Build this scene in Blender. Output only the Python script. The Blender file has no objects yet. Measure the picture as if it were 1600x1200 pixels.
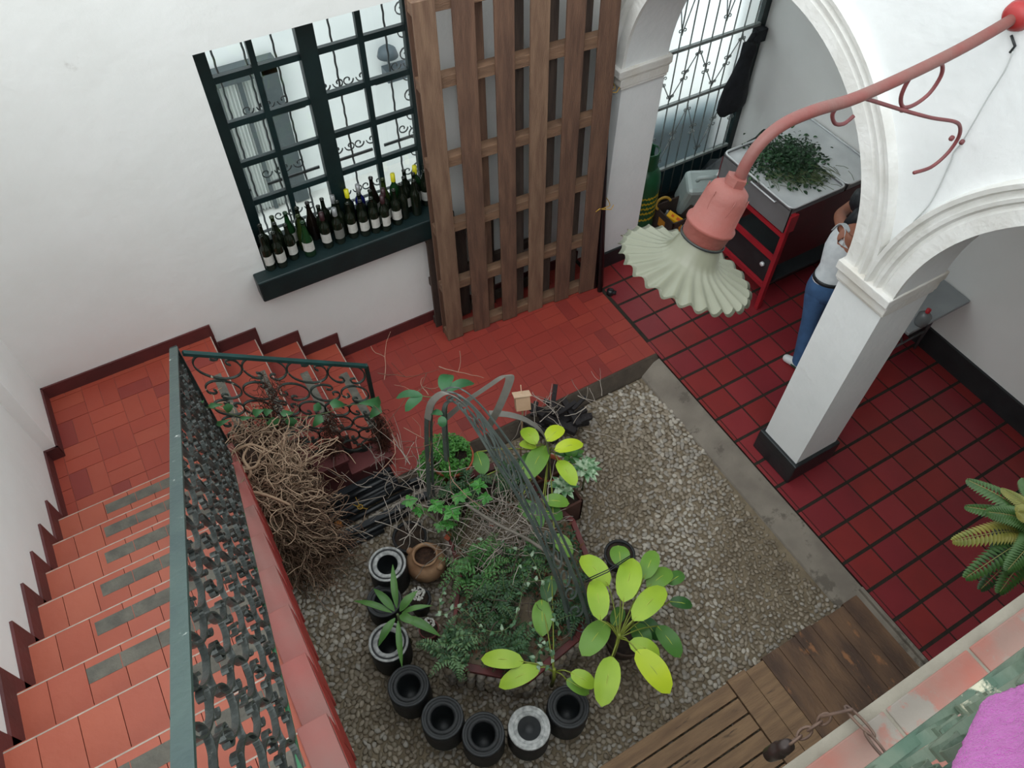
import bpy, math, random
import numpy as np
from mathutils import Vector, Matrix, noise
random.seed(7)
rng = np.random.default_rng(7)
SC = bpy.context.scene
COL = SC.collection
PI = math.pi

# ------------------------------------------------------------------ camera
CAM = Vector((-3.43881, -1.32380, 5.47241))
ROT = Matrix(((0.86444077, -0.50266459, 0.00839467),
              (-0.39811034, -0.69464304, -0.59914873),
              (0.30700215, 0.51458658, -0.80059374)))   # rows: right, down, forward
FPX = 1218.38
cd = bpy.data.cameras.new('camera')
cd.sensor_width = 36.0
cd.lens = FPX / 1600 * 36.0
cd.clip_start = 0.05
cam = bpy.data.objects.new('camera', cd)
COL.objects.link(cam)
m = Matrix((ROT[0], -ROT[1], -ROT[2])).transposed().to_4x4()
m.translation = CAM
cam.matrix_world = m
SC.camera = cam

# ------------------------------------------------------------------ light
SC.view_settings.view_transform = 'Standard'
SC.view_settings.look = 'None'
SC.view_settings.gamma = 1.0
SC.view_settings.use_curve_mapping = False
SC.view_settings.exposure = 0.68
SC.cycles.use_denoising = True
SC.cycles.max_bounces = 10
SC.cycles.diffuse_bounces = 5
w = bpy.data.worlds.new('overcast_sky')
SC.world = w
w.use_nodes = True
nt = w.node_tree
bg = nt.nodes['Background']
tc = nt.nodes.new('ShaderNodeTexCoord')
sp = nt.nodes.new('ShaderNodeSeparateXYZ')
cr = nt.nodes.new('ShaderNodeValToRGB')
nt.links.new(tc.outputs['Generated'], sp.inputs[0])
nt.links.new(sp.outputs['Z'], cr.inputs[0])
cr.color_ramp.elements[0].position = 0.0
cr.color_ramp.elements[0].color = (0.80, 0.86, 0.87, 1)
cr.color_ramp.elements[1].position = 1.0
cr.color_ramp.elements[1].color = (0.92, 0.99, 1.0, 1)
nt.links.new(cr.outputs[0], bg.inputs['Color'])
bg.inputs['Strength'].default_value = 1.3
sl = bpy.data.lights.new('sun', 'SUN')
sl.energy = 0.75
sl.angle = math.radians(50)
sun = bpy.data.objects.new('sun', sl)
sun.rotation_euler = (math.radians(18), math.radians(-38), 0)   # soft light from the open side, upper left
COL.objects.link(sun)

# ------------------------------------------------------------------ helpers
def at(px, py, ax, v):
    """point of the place seen at a photo position, on the plane ax = v"""
    d = Vector(((px - 800) / FPX, (py - 600) / FPX, 1.0))
    r = ROT.transposed() @ d
    k = 'xyz'.index(ax)
    return CAM + r * ((v - CAM[k]) / r[k])

def lin(c):
    if isinstance(c, str):
        c = [int(c[i:i + 2], 16) / 255 for i in (0, 2, 4)]
    return tuple((x / 12.92 if x <= 0.04045 else ((x + 0.055) / 1.055) ** 2.4) for x in c[:3])

MATS = {}
def mat(name, c, rough=0.6, c2=None, scale=6.0, bump=0.0, bscale=30.0, metal=0.0, contrast=0.5, spec=0.5,
        detail=6.0, stretch=None, c3=None, s3=3.0, t3=0.62, trans=0.0, alpha=None, sheen=0.0):
    if name in MATS: return MATS[name]
    mt = bpy.data.materials.new(name)
    mt.use_nodes = True
    t = mt.node_tree
    b = t.nodes['Principled BSDF']
    b.inputs['Roughness'].default_value = rough
    b.inputs['Metallic'].default_value = metal
    b.inputs['Specular IOR Level'].default_value = spec
    if trans: b.inputs['Transmission Weight'].default_value = trans
    if sheen: b.inputs['Sheen Weight'].default_value = sheen
    c = lin(c)
    b.inputs['Base Color'].default_value = (*c, 1)
    tcn = t.nodes.new('ShaderNodeTexCoord')
    src = tcn.outputs['Object']
    if stretch:
        mp = t.nodes.new('ShaderNodeMapping')
        mp.inputs['Scale'].default_value = stretch
        t.links.new(src, mp.inputs[0]); src = mp.outputs[0]
    out = None
    if c2 is not None:
        n = t.nodes.new('ShaderNodeTexNoise')
        n.inputs['Scale'].default_value = scale
        n.inputs['Detail'].default_value = detail
        t.links.new(src, n.inputs['Vector'])
        r = t.nodes.new('ShaderNodeValToRGB')
        r.color_ramp.elements[0].position = 0.5 - contrast * 0.5 + 0.1
        r.color_ramp.elements[1].position = 0.5 + contrast * 0.5 - 0.1
        r.color_ramp.elements[0].color = (*c, 1)
        r.color_ramp.elements[1].color = (*lin(c2), 1)
        t.links.new(n.outputs['Fac'], r.inputs[0])
        out = r.outputs[0]
    if c3 is not None:
        n = t.nodes.new('ShaderNodeTexNoise')
        n.inputs['Scale'].default_value = s3
        n.inputs['Detail'].default_value = 8
        n.inputs['Roughness'].default_value = 0.65
        t.links.new(src, n.inputs['Vector'])
        r = t.nodes.new('ShaderNodeValToRGB')
        r.color_ramp.elements[0].position = t3
        r.color_ramp.elements[1].position = t3 + 0.06
        r.color_ramp.elements[0].color = (0, 0, 0, 1)
        r.color_ramp.elements[1].color = (1, 1, 1, 1)
        t.links.new(n.outputs['Fac'], r.inputs[0])
        mx = t.nodes.new('ShaderNodeMix'); mx.data_type = 'RGBA'
        t.links.new(r.outputs[0], mx.inputs[0])
        if out: t.links.new(out, mx.inputs[6])
        else: mx.inputs[6].default_value = (*c, 1)
        mx.inputs[7].default_value = (*lin(c3), 1)
        out = mx.outputs[2]
    if out: t.links.new(out, b.inputs['Base Color'])
    if bump:
        n = t.nodes.new('ShaderNodeTexNoise')
        n.inputs['Scale'].default_value = bscale
        n.inputs['Detail'].default_value = 5
        t.links.new(src, n.inputs['Vector'])
        bp = t.nodes.new('ShaderNodeBump')
        bp.inputs['Strength'].default_value = bump
        bp.inputs['Distance'].default_value = 0.02
        t.links.new(n.outputs['Fac'], bp.inputs['Height'])
        t.links.new(bp.outputs[0], b.inputs['Normal'])
    MATS[name] = mt
    return mt

def tag(o, label=None, cat=None, group=None, kind=None):
    if label: o['label'] = label
    if cat: o['category'] = cat
    if group: o['group'] = group
    if kind: o['kind'] = kind
    return o

def empty(name, loc, label=None, cat=None, group=None, rz=0.0):
    o = bpy.data.objects.new(name, None)
    o.empty_display_size = 0.1
    o.location = loc; o.rotation_euler = (0, 0, rz)
    COL.objects.link(o)
    return tag(o, label, cat, group)

class MB:
    """collects shapes, then links them as ONE mesh object"""
    def __init__(s):
        s.v = []; s.f = []; s.mi = []; s.sm = []
    def add(s, vs, fs, mi=0, sm=False):
        n = len(s.v)
        s.v.extend([tuple(x) for x in vs])
        for f in fs:
            s.f.append(tuple(i + n for i in f)); s.mi.append(mi); s.sm.append(sm)
    def box(s, a, b, mi=0, M=None):
        x0, y0, z0 = a; x1, y1, z1 = b
        vs = [(x0,y0,z0),(x1,y0,z0),(x1,y1,z0),(x0,y1,z0),(x0,y0,z1),(x1,y0,z1),(x1,y1,z1),(x0,y1,z1)]
        if M is not None: vs = [M @ Vector(v) for v in vs]
        s.add(vs, [(0,3,2,1),(4,5,6,7),(0,1,5,4),(1,2,6,5),(2,3,7,6),(3,0,4,7)], mi)
    def bar(s, p, q, wd, th, up=(0,0,1), mi=0):
        """rectangular bar from p to q: wd across (perp. to up), th along up"""
        p = Vector(p); q = Vector(q); d = (q - p).normalized()
        u = Vector(up); sd = d.cross(u)
        if sd.length < 1e-5: sd = d.cross(Vector((1,0,0)))
        sd.normalize(); u = sd.cross(d).normalized()
        vs = []
        for e in (p, q):
            for a, b in ((-1,-1),(1,-1),(1,1),(-1,1)):
                vs.append(e + sd * (a * wd / 2) + u * (b * th / 2))
        s.add(vs, [(0,1,2,3),(7,6,5,4),(0,4,5,1),(1,5,6,2),(2,6,7,3),(3,7,4,0)], mi)
    def tube(s, pts, r, n=6, mi=0, cap=True, sm=True):
        pts = [Vector(p) for p in pts]
        rs = r if isinstance(r, (list, tuple)) else [r] * len(pts)
        base = len(s.v); k = len(pts)
        ref = None
        vs = []
        for i, p in enumerate(pts):
            d = (pts[min(i + 1, k - 1)] - pts[max(i - 1, 0)])
            if d.length < 1e-9: d = Vector((0,0,1))
            d.normalize()
            if ref is None:
                ref = d.orthogonal().normalized()
            else:
                ref = (ref - d * ref.dot(d))
                if ref.length < 1e-6: ref = d.orthogonal()
                ref.normalize()
            b2 = d.cross(ref)
            for j in range(n):
                a = 2 * PI * j / n
                vs.append(p + (ref * math.cos(a) + b2 * math.sin(a)) * rs[i])
        fs = []
        for i in range(k - 1):
            for j in range(n):
                a = i * n + j; b = i * n + (j + 1) % n
                fs.append((a, b, b + n, a + n))
        if cap:
            fs.append(tuple(range(n - 1, -1, -1)))
            fs.append(tuple((k - 1) * n + j for j in range(n)))
        s.add(vs, fs, mi, sm)
    def ribbon(s, pts, wdir, wd, th, mi=0):
        """flat bar bent along pts: wide along wdir, thin in the plane"""
        pts = [Vector(p) for p in pts]; W = Vector(wdir).normalized(); k = len(pts)
        vs = []; fs = []
        for i, p in enumerate(pts):
            d = (pts[min(i + 1, k - 1)] - pts[max(i - 1, 0)]).normalized()
            nn = d.cross(W).normalized()
            for a, b in ((-1,-1),(1,-1),(1,1),(-1,1)):
                vs.append(p + W * (a * wd / 2) + nn * (b * th / 2))
        for i in range(k - 1):
            for j in range(4):
                a = i * 4 + j; b = i * 4 + (j + 1) % 4
                fs.append((a, b, b + 4, a + 4))
        fs.append((3, 2, 1, 0)); e = (k - 1) * 4
        fs.append((e, e + 1, e + 2, e + 3))
        s.add(vs, fs, mi)
    def lathe(s, prof, o=(0,0,0), ax=(0,0,1), n=24, mi=0, sm=True, wave=None, mis=None):
        o = Vector(o); Z = Vector(ax).normalized(); X = Z.orthogonal().normalized(); Y = Z.cross(X)
        vs = []
        for i, (r, z) in enumerate(prof):
            for j in range(n):
                a = 2 * PI * j / n
                rr, zz = (r, z) if wave is None else wave(r, z, a)
                vs.append(o + X * (rr * math.cos(a)) + Y * (rr * math.sin(a)) + Z * zz)
        for i in range(len(prof) - 1):
            fs = []
            for j in range(n):
                a = i * n + j; b = i * n + (j + 1) % n
                fs.append((a, b, b + n, a + n))
            if i == 0: s.add(vs, fs, mis[i] if mis else mi, sm); base = len(s.v) - len(vs)
            else:
                for f in fs:
                    s.f.append(tuple(q + base for q in f)); s.mi.append(mis[i] if mis else mi); s.sm.append(sm)
    def prism(s, poly, z0, z1, mi=0):
        n = len(poly)
        vs = [(x, y, z0) for x, y in poly] + [(x, y, z1) for x, y in poly]
        fs = [tuple(range(n - 1, -1, -1)), tuple(range(n, 2 * n))]
        for i in range(n):
            j = (i + 1) % n
            fs.append((i, j, n + j, n + i))
        s.add(vs, fs, mi)
    def extr(s, poly3, d, mi=0):
        """extrude a planar 3D polygon along d"""
        n = len(poly3); d = Vector(d)
        vs = [Vector(p) for p in poly3] + [Vector(p) + d for p in poly3]
        fs = [tuple(range(n - 1, -1, -1)), tuple(range(n, 2 * n))]
        for i in range(n):
            j = (i + 1) % n
            fs.append((i, j, n + j, n + i))
        s.add(vs, fs, mi)
    def leaf(s, base, tip, wd, up=(0,0,1), arch=0.15, fold=0.18, shape='oval', n=8, mi=0, stem=None):
        b = Vector(base); t = Vector(tip); d = t - b; L = d.length; d.normalize()
        u = Vector(up); u = (u - d * u.dot(d))
        if u.length < 1e-4: u = d.orthogonal()
        u.normalize(); sd = d.cross(u)
        vs = []; fs = []
        for i in range(n + 1):
            k = i / n
            if shape == 'oval': ww = (math.sin(PI * min(1, k * 0.93 + 0.05)) ** 0.55) if k < 1 else 0.0
            elif shape == 'heart': ww = (1 - k) ** 0.75 * min(1.0, (k * 9 + 0.35)) * 1.15
            elif shape == 'lance': ww = math.sin(PI * k ** 0.8) ** 0.9
            else: ww = 1 - k
            if k == 0: ww = 0.12
            c = b + d * (L * k) + u * (arch * L * math.sin(PI * k) - arch * 0.6 * L * k * k)
            e = sd * (wd / 2 * ww)
            f_ = u * (fold * wd / 2 * ww)
            vs += [c - e + f_, c - e * 0.5 + f_ * 0.42, c, c + e * 0.5 + f_ * 0.42, c + e + f_]
        for i in range(n):
            for j in range(4):
                a = i * 5 + j
                fs.append((a, a + 1, a + 6, a + 5))
        s.add(vs, fs, mi, True)
    def build(s, name, mats, parent=None, origin=None, bevel=0.0, autosm=False):
        me = bpy.data.meshes.new(name)
        if parent is not None and origin is None:
            M = WM[parent].inverted()
            vs = [tuple(M @ Vector(v)) for v in s.v]
        elif origin is not None:
            O = Vector(origin); vs = [tuple(Vector(v) - O) for v in s.v]
        else: vs = s.v
        me.from_pydata(vs, [], s.f)
        if not isinstance(mats, (list, tuple)): mats = [mats]
        for mm in mats: me.materials.append(mm)
        me.polygons.foreach_set('material_index', s.mi)
        me.polygons.foreach_set('use_smooth', s.sm)
        me.update()
        o = bpy.data.objects.new(name, me)
        COL.objects.link(o)
        if parent is not None:
            o.parent = parent
            WM[o] = WM[parent]
        if origin is not None:
            o.location = origin
        if bevel:
            bv = o.modifiers.new('bevel', 'BEVEL'); bv.width = bevel; bv.segments = 2; bv.limit_method = 'ANGLE'
        return o

def smooth(pts, n=6):
    pts = [Vector(p) for p in pts]; out = []
    for i in range(len(pts) - 1):
        p0 = pts[max(i - 1, 0)]; p1 = pts[i]; p2 = pts[i + 1]; p3 = pts[min(i + 2, len(pts) - 1)]
        for k in range(n):
            t_ = k / n
            out.append(0.5 * ((2 * p1) + (p2 - p0) * t_ + (2 * p0 - 5 * p1 + 4 * p2 - p3) * t_ * t_ + (3 * p1 - p0 - 3 * p2 + p3) * t_ ** 3))
    out.append(pts[-1]); return out

class _WM(dict):
    """world matrix of parents placed so far (location + z rotation)"""
    def __missing__(s, o):
        M = Matrix.Translation(o.location) @ Matrix.Rotation(o.rotation_euler[2], 4, 'Z')
        s[o] = M
        return M
WM = _WM()

def struct(o):
    o['kind'] = 'structure'
    return o

def copy_tree(o, loc=None, rz=None, parent=None):
    c = o.copy(); COL.objects.link(c)
    if parent is not None: c.parent = parent
    if loc is not None: c.location = loc
    if rz is not None: c.rotation_euler[2] = rz
    for ch in [x for x in CH.get(o, [])]:
        copy_tree(ch, parent=c)
    return c
CH = {}
def kids(o, *cs):
    CH.setdefault(o, []).extend(cs)

def simple(name, mb, mats, label, cat, group=None, **kw):
    """a thing that is one mesh, its origin at its foot"""
    a = np.array(mb.v)
    o = mb.build(name, mats, origin=(float(a[:,0].mean()), float(a[:,1].mean()), float(a[:,2].min())), **kw)
    return tag(o, label, cat, group)

# ------------------------------------------------------------------ materials
M_wall = mat('white_limewash', 'e4e5e2', 0.85, 'ebecea', 2.5, bump=0.2, bscale=11, contrast=0.7, c3='c6c4be', s3=1.3, t3=0.66)
M_archw = mat('white_limewash_arcade', 'dde0e0', 0.85, 'e8eaea', 3.0, bump=0.2, bscale=16, contrast=0.7, c3='cfccc4', s3=1.6, t3=0.68)
M_mold = mat('moulded_plaster', 'd6d5d0', 0.8, 'e4e4e1', 5, bump=0.25, bscale=30, c3='8f8878', s3=3.0, t3=0.74)
M_black = mat('black_painted_plinth', '1a1e20', 0.45, '23282a', 8, bump=0.1)
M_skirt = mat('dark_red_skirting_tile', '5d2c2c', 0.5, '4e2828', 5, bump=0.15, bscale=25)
M_grout = mat('dark_grout', '28241b', 0.95, '1d1a14', 20)
M_tgrout = mat('red_grout', '7a4038', 0.9, '8d5850', 12)
TER = [mat('terracotta_tile_%s' % n, c, 0.5, d, 3.5, bump=0.12, bscale=18, contrast=0.6) for n, c, d in
       (('warm', '8e3229', '822d25'), ('plain', '882f27', '8e352b'), ('dull', '7f2c26', '762823'), ('bright', '93382b', '893229'))]
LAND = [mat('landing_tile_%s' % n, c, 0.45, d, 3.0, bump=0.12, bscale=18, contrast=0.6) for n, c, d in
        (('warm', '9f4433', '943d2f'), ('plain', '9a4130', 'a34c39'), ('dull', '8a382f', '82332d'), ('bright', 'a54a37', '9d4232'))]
GAL = [mat('oxblood_tile_%s' % n, c, 0.42, d, 3.0, bump=0.1, bscale=14, contrast=0.6) for n, c, d in
       (('plain', '7d242b', '712027'), ('warm', '812726', '762323'), ('dull', '722229', '681e25'), ('bright', '862b2f', '7c262b'))]
M_strip = mat('grey_antislip_strip', '6d6a60', 0.8, '58564f', 14, bump=0.3, bscale=60)
M_conc = mat('grey_cement', '6f675e', 0.9, '81796e', 4, bump=0.5, bscale=20, c3='5e574e', s3=5, t3=0.57)
M_mortar = mat('earth_mortar', '7c6f5b', 0.95, '665a49', 6, bump=0.6, bscale=40)
M_redcap = mat('red_coping_tile', '8b3a34', 0.5, '765a53', 3.2, bump=0.15, bscale=20, contrast=0.75)
M_redside = mat('red_painted_side', '9c2a26', 0.55, '8a2422', 4, bump=0.15)
M_dkred = mat('dark_red_coping', '6c3434', 0.6, '5c2a2a', 4, bump=0.15)
M_iron = mat('green_black_iron', '1d2827', 0.5, '151d1c', 20, metal=0.0, bump=0.2, bscale=60, c3='c8cbc5', s3=22, t3=0.68)
M_hand = mat('green_painted_handrail', '3a4d49', 0.38, '304342', 6, bump=0.15, bscale=40, c3='d3d7d0', s3=14, t3=0.665)
M_scr = mat('light_dark_iron_scroll', '5c605d', 0.35, '262b2a', 9, bump=0.2, bscale=40, contrast=0.8, metal=.45, c3='b9bbb4', s3=30, t3=.68)  # highlights and shadow contrast of the scrolls put into a mottled colour
M_scrg = mat('worn_green_iron', '353f39', 0.5, '202725', 16, bump=0.2, bscale=50, c3='c9c7b2', s3=26, t3=0.62)
M_green = mat('dark_teal_window_paint', '0d1f20', 0.45, '122627', 8, bump=0.12, bscale=30)
M_teal2 = mat('teal_muntin_paint', '13292b', 0.4, '0e2022', 8)
M_wood = mat('pallet_wood', '6f5241', 0.75, '573f33', 3, bump=0.35, bscale=20, stretch=(8, 8, 1.0), c3='4f3a2f', s3=2.5, t3=0.66)
M_wood2 = mat('pallet_wood_pale', '806551', 0.75, '6a5040', 3, bump=0.35, bscale=20, stretch=(8, 8, 1.0))
M_woodd = mat('old_and_shaded_pallet_wood', '4b3d35', 0.8, '382d28', 3, bump=0.35, bscale=20, stretch=(8, 8, 1.0))
M_railw = mat('pallet_bearer_wood', '7f614b', 0.75, '664d3c', 3, bump=0.3, bscale=20, stretch=(1.0, 8, 8))
M_deckA = mat('weathered_deck_board', '8d7053', 0.75, '765c45', 3, bump=0.35, bscale=16, stretch=(1.0, 7, 7), c3='4a3a2e', s3=2.2, t3=0.62)
M_deckB = mat('stained_old_board', '74573f', 0.65, '4a362a', 1.6, bump=0.35, bscale=16, stretch=(4, 1.6, 4), c3='8f6240', s3=2.0, t3=0.62)
M_blackpipe = mat('black_metal_pipe', '15171a', 0.35, '1e2124', 10)
M_char = mat('charred_wood', '171417', 0.8, '221d1e', 12, bump=0.5, bscale=40)
M_twine = mat('yellow_twine', 'b9923a', 0.8)
M_soil = mat('dark_soil', '241c17', 0.95, '3a2c22', 20, bump=0.8, bscale=40)
M_terra = mat('terracotta_pot', 'b0593c', 0.7, '94482f', 6, bump=0.2)
M_clay = mat('pale_clay', 'ad8a69', 0.7, '8c664a', 7, bump=0.3, bscale=20)
M_white = mat('white_plastic', 'dddddb', 0.4)

# ------------------------------------------------------------------ setting: walls and floors
CZ = -0.10      # level of the sunken court
YW = 3.22       # face of the window wall
YG = 3.55       # plane of the gallery gate
TOP = 4.3

def skirt_strip(pts2, z0, z1): pass

mb = MB()
OX0, OX1, OZ0, OZ1 = -2.90, -1.42, 1.26, 3.0
mb.box((-5.2, YW, -0.3), (OX0, YW + 0.36, 3.78))
mb.box((OX1, YW, -0.3), (0.12, YW + 0.36, 3.78))
mb.box((OX0, YW, -0.3), (OX1, YW + 0.36, OZ0))
mb.box((OX0, YW, OZ1), (OX1, YW + 0.36, 3.78))
mb.box((0.12, YG + 0.03, 3.0), (2.3, YG + 0.3, 3.78))
struct(mb.build('wall_back', M_wall))

XL1, XL2 = -4.66, -4.74
mb = MB()
mb.box((XL1 - 0.5, 2.66, -0.3), (XL1, YW, TOP))
mb.box((XL2 - 0.42, -3.4, -0.3), (XL2, 2.66, TOP))
struct(mb.build('wall_left', M_wall))

mb = MB(); mb.box((2.13, -3.4, 0), (2.4, YG + 0.3, 3.85)); struct(mb.build('wall_right', M_wall))
mb = MB(); mb.box((-5.2, -3.6, -0.3), (2.4, -3.4, 3.8)); struct(mb.build('unseen_wall_front', M_wall))  # unseen wall behind the camera, added for bounce and to darken the gallery

# tiled floors -------------------------------------------------------
def tiles(name, cells, grout, tiles_m, z, th=0.012, drop=0.004):
    """cells: (x0,y0,x1,y1) per tile; grout: list of rectangles"""
    mb = MB()
    for (x0, y0, x1, y1) in grout:
        mb.box((x0, y0, z - 0.12), (x1, y1, z - drop), len(tiles_m))
    for (x0, y0, x1, y1) in cells:
        c = random.choices(range(len(tiles_m)), [4, 4, 1, 2][:len(tiles_m)])[0]
        dz = random.uniform(-0.0008, 0.0008)
        mb.box((x0, y0, z - th), (x1, y1, z + dz), c)
    return mb.build(name, tiles_m + [M_grout if 'gallery' in name else M_tgrout])

def clip(c, r):
    x0, y0, x1, y1 = max(c[0], r[0]), max(c[1], r[1]), min(c[2], r[2]), min(c[3], r[3])
    return (x0, y0, x1, y1) if x1 - x0 > 0.01 and y1 - y0 > 0.01 else None

def basket(r, s=0.25, g=0.003, ox=0.0, oy=0.0):
    out = []
    for i in range(int((r[0] - ox) / s) - 2, int((r[2] - ox) / s) + 3):
        for j in range(int((r[1] - oy) / s) - 2, int((r[3] - oy) / s) + 3):
            x = ox + i * s; y = oy + j * s
            if (i + j) % 2: cs = [(x, y, x + s / 2, y + s), (x + s / 2, y, x + s, y + s)]
            else: cs = [(x, y, x + s, y + s / 2), (x, y + s / 2, x + s, y + s)]
            for c in cs:
                c = clip((c[0] + g / 2, c[1] + g / 2, c[2] - g / 2, c[3] - g / 2), r)
                if c: out.append(c)
    return out

GX0 = -0.03
cells = []
for j in range(0, 9):
    for i in range(-13, 15):
        c = clip((j * 0.25 + 0.007, -i * 0.25 + 0.013, j * 0.25 + 0.243, -i * 0.25 + 0.237), (GX0 + 0.02, -3.3, 2.13, YG))
        if c: cells.append(c)
cells += [(GX0, -i * 0.25 + 0.013, GX0 + 0.028, -i * 0.25 + 0.237) for i in range(-7, 13)]
struct(tiles('gallery_floor', cells, [(GX0, -3.4, 2.13, YG + 0.05)], GAL, 0.0))

rT = (-2.62, 1.85, GX0 - 0.004, YW)
struct(tiles('terrace_floor', basket(rT, 0.24, 0.003, ox=-0.03, oy=1.85), [rT], TER, 0.0))

# landing and stairs -------------------------------------------------
LZ = 0.845; RI = 0.2115; RUN = 0.307; Y0 = 2.01
rL = (XL2, 2.01, -3.46, YW)
lm = tiles('landing_floor', basket((XL2, 2.01, -3.46, YW), 0.23, 0.003, ox=-4.66, oy=2.02), [rL], LAND, LZ)
struct(lm)
mb = MB()
mb.box((XL2, 2.01, CZ - 0.1), (-3.46, YW, LZ - 0.1), 0)
mb.box((-3.48, 2.01, 0), (-3.452, YW, LZ - 0.002), 0)
struct(mb.build('landing_base', M_skirt))

XR = -3.61
mb = MB()
mbs = MB()
for k in range(13):
    y1 = Y0 - RUN * k; y0 = y1 - RUN; z = LZ + RI * (k + 1)
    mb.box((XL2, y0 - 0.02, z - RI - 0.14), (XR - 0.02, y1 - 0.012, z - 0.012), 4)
    # tread tiles in a row and the cement line of the nosing
    x = XL2
    n = 0
    wds = [0.13] + [0.15] * 8
    for wd in wds:
        x1 = min(x + wd, XR - 0.095)
        if x1 - x > 0.02:
            ci = random.choices(range(4), [4, 4, 0, 3])[0]
            mb.box((x + 0.0015, y0 - 0.02, z - 0.02), (x1 - 0.0015, y1 - 0.012, z), ci)
        x = x1
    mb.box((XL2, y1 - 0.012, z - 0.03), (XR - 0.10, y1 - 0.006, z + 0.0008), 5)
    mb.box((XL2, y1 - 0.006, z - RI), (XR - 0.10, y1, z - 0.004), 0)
    # coping tile beside the treads
    mbs.box((XR - 0.105, y0 - 0.01, z - 0.03), (XR, y1, z + 0.018), 0)
    mbs.box((XR - 0.1, y0 + 0.004, z - RI - 0.3), (XR - 0.008, y1 - 0.004, z - 0.03), 1)
    mbs.extr([(XR - 0.02, y0, z - 0.03), (XR - 0.02, y1, z - 0.03), (XR - 0.02, y1, z - RI - 0.04), (XR - 0.02, y0, z - 0.04)], (0.022, 0, 0), 1)
M_cline = mat('pale_cement_line', 'b7a99c', 0.8, 'a08f84', 20)
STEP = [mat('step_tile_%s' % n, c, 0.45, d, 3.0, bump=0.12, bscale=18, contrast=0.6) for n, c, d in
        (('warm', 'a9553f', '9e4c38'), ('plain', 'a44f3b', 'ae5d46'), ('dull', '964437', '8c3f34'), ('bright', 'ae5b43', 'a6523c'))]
struct(mb.build('staircase', STEP + [M_skirt, M_cline]))
struct(mbs.build('stair_stringer', [M_redcap, M_redside], bevel=0.004))
# grey strips let into the treads
mb = MB()
for k in range(13):
    y1 = Y0 - RUN * k; z = LZ + RI * (k + 1)
    xs = -4.44 if k < 8 else -4.3
    if k == 0: xs = -4.45
    x = xs + random.uniform(-0.02, 0.02)
    while x < XR - 0.13:
        L = random.uniform(0.14, 0.2)
        x1 = min(x + L, XR - 0.115)
        if not (k == 6 and -4.2 < x < 10): pass
        if k != 6 or x > -4.2:
            mb.box((x, y1 - 0.115, z - 0.01), (x1 - 0.003, y1 - 0.045, z + 0.0012))
        x = x1
struct(mb.build('trim_1', M_strip))

# low flight from the landing down to the terrace
mb = MB()
YB = 2.13
for k in range(3):
    x0 = -3.46 + 0.31 * k; x1 = x0 + 0.31; z = LZ - RI * (k + 1)
    mb.box((x0 - 0.03, YB, CZ), (x1 - 0.006, YW, z - 0.02), 4)
    y = YB
    while y < YW:
        ye = min(y + 0.16, YW)
        mb.box((x0 - 0.03, y + 0.0015, z - 0.02), (x1 - 0.012, ye - 0.0015, z), random.choice([0, 1, 3, 2]))
        y = ye
    mb.box((x1 - 0.012, YB, z - 0.03), (x1 - 0.005, YW, z + 0.0008), 5)
    mb.box((x1 - 0.006, YB, 0.0 if k == 2 else z - RI), (x1, YW, z - 0.004), 4)
    mb.box((x1 - 0.11, YB + 0.05, z - 0.01), (x1 - 0.045, YW - 0.35, z + 0.0012), 6)
mb.box((-3.56, YB, LZ - 0.01), (-3.50, YW - 0.4, LZ + 0.0012), 6)
mb.box((-3.462, YB, LZ - 0.03), (-3.455, YW, LZ + 0.001), 5)
struct(mb.build('lower_steps', LAND + [M_skirt, M_cline, M_strip]))

# stepped dwarf wall of the low flight
mb = MB()
WY0, WY1 = 1.965, 2.13
mb.box((-3.66, WY0 + 0.01, CZ - 0.05), (-3.40, WY1, LZ - 0.0), 1)
mb.box((-3.68, WY0 - 0.0, LZ), (-3.37, WY1 + 0.02, LZ + 0.045), 0)
for k, (xa, xb) in enumerate(((-3.40, -3.18), (-3.18, -2.93), (-2.93, -2.585))):
    z = (0.58, 0.37, 0.16)[k]
    mb.box((xa, WY0 + 0.01, CZ - 0.05), (xb, WY1, z - 0.03), 1)
    mb.box((xa, WY0 - 0.015, z - 0.03), (xb + 0.01, WY1 + 0.02, z), 0)
mb.box((-4.75, WY0 + 0.01, CZ - 0.05), (-3.66, WY1, LZ), 1)
struct(mb.build('stair_dwarf_wall', [M_dkred, M_skirt], bevel=0.004))

# skirtings ----------------------------------------------------------
SK = 0.115
mb = MB()
def skz(mb, x0, x1, z): mb.box((x0, YW - 0.014, z - 0.02), (x1, YW + 0.005, z + SK))
skz(mb, XL1, -3.43, LZ)
mb.box((-3.5, YW - 0.0136, LZ - RI), (-3.432, YW + 0.004, LZ - 0.021))
for k in range(3):
    x0 = -3.45 + 0.31 * k; z = LZ - RI * (k + 1)
    mb.box((x0 + 0.02, YW - 0.0136, z - RI), (x0 + 0.33, YW + 0.004, z + SK))
skz(mb, -2.5, 0.0, 0)
struct(mb.build('baseboard_back', M_skirt))
mb = MB()
mb.box((XL1 - 0.004, 2.66 - 0.014, LZ), (XL1 + 0.014, YW, LZ + SK))
mb.box((XL2, 2.66 - 0.016, LZ), (XL1 + 0.014, 2.66, LZ + SK))
mb.box((XL2 - 0.005, Y0 - 0.1, LZ - 0.02), (XL2 + 0.014, 2.65, LZ + SK))
for k in range(13):
    y1 = Y0 - RUN * k; z = LZ + RI * (k + 1)
    mb.box((XL2 - 0.005, y1 - RUN - 0.02, z - RI), (XL2 + 0.014, y1 + 0.085, z + SK))
struct(mb.build('baseboard_left', M_skirt))
mb = MB()
mb.box((2.105, -3.3, 0), (2.135, YG, 0.24))
struct(mb.build('baseboard_right', M_black))

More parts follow.
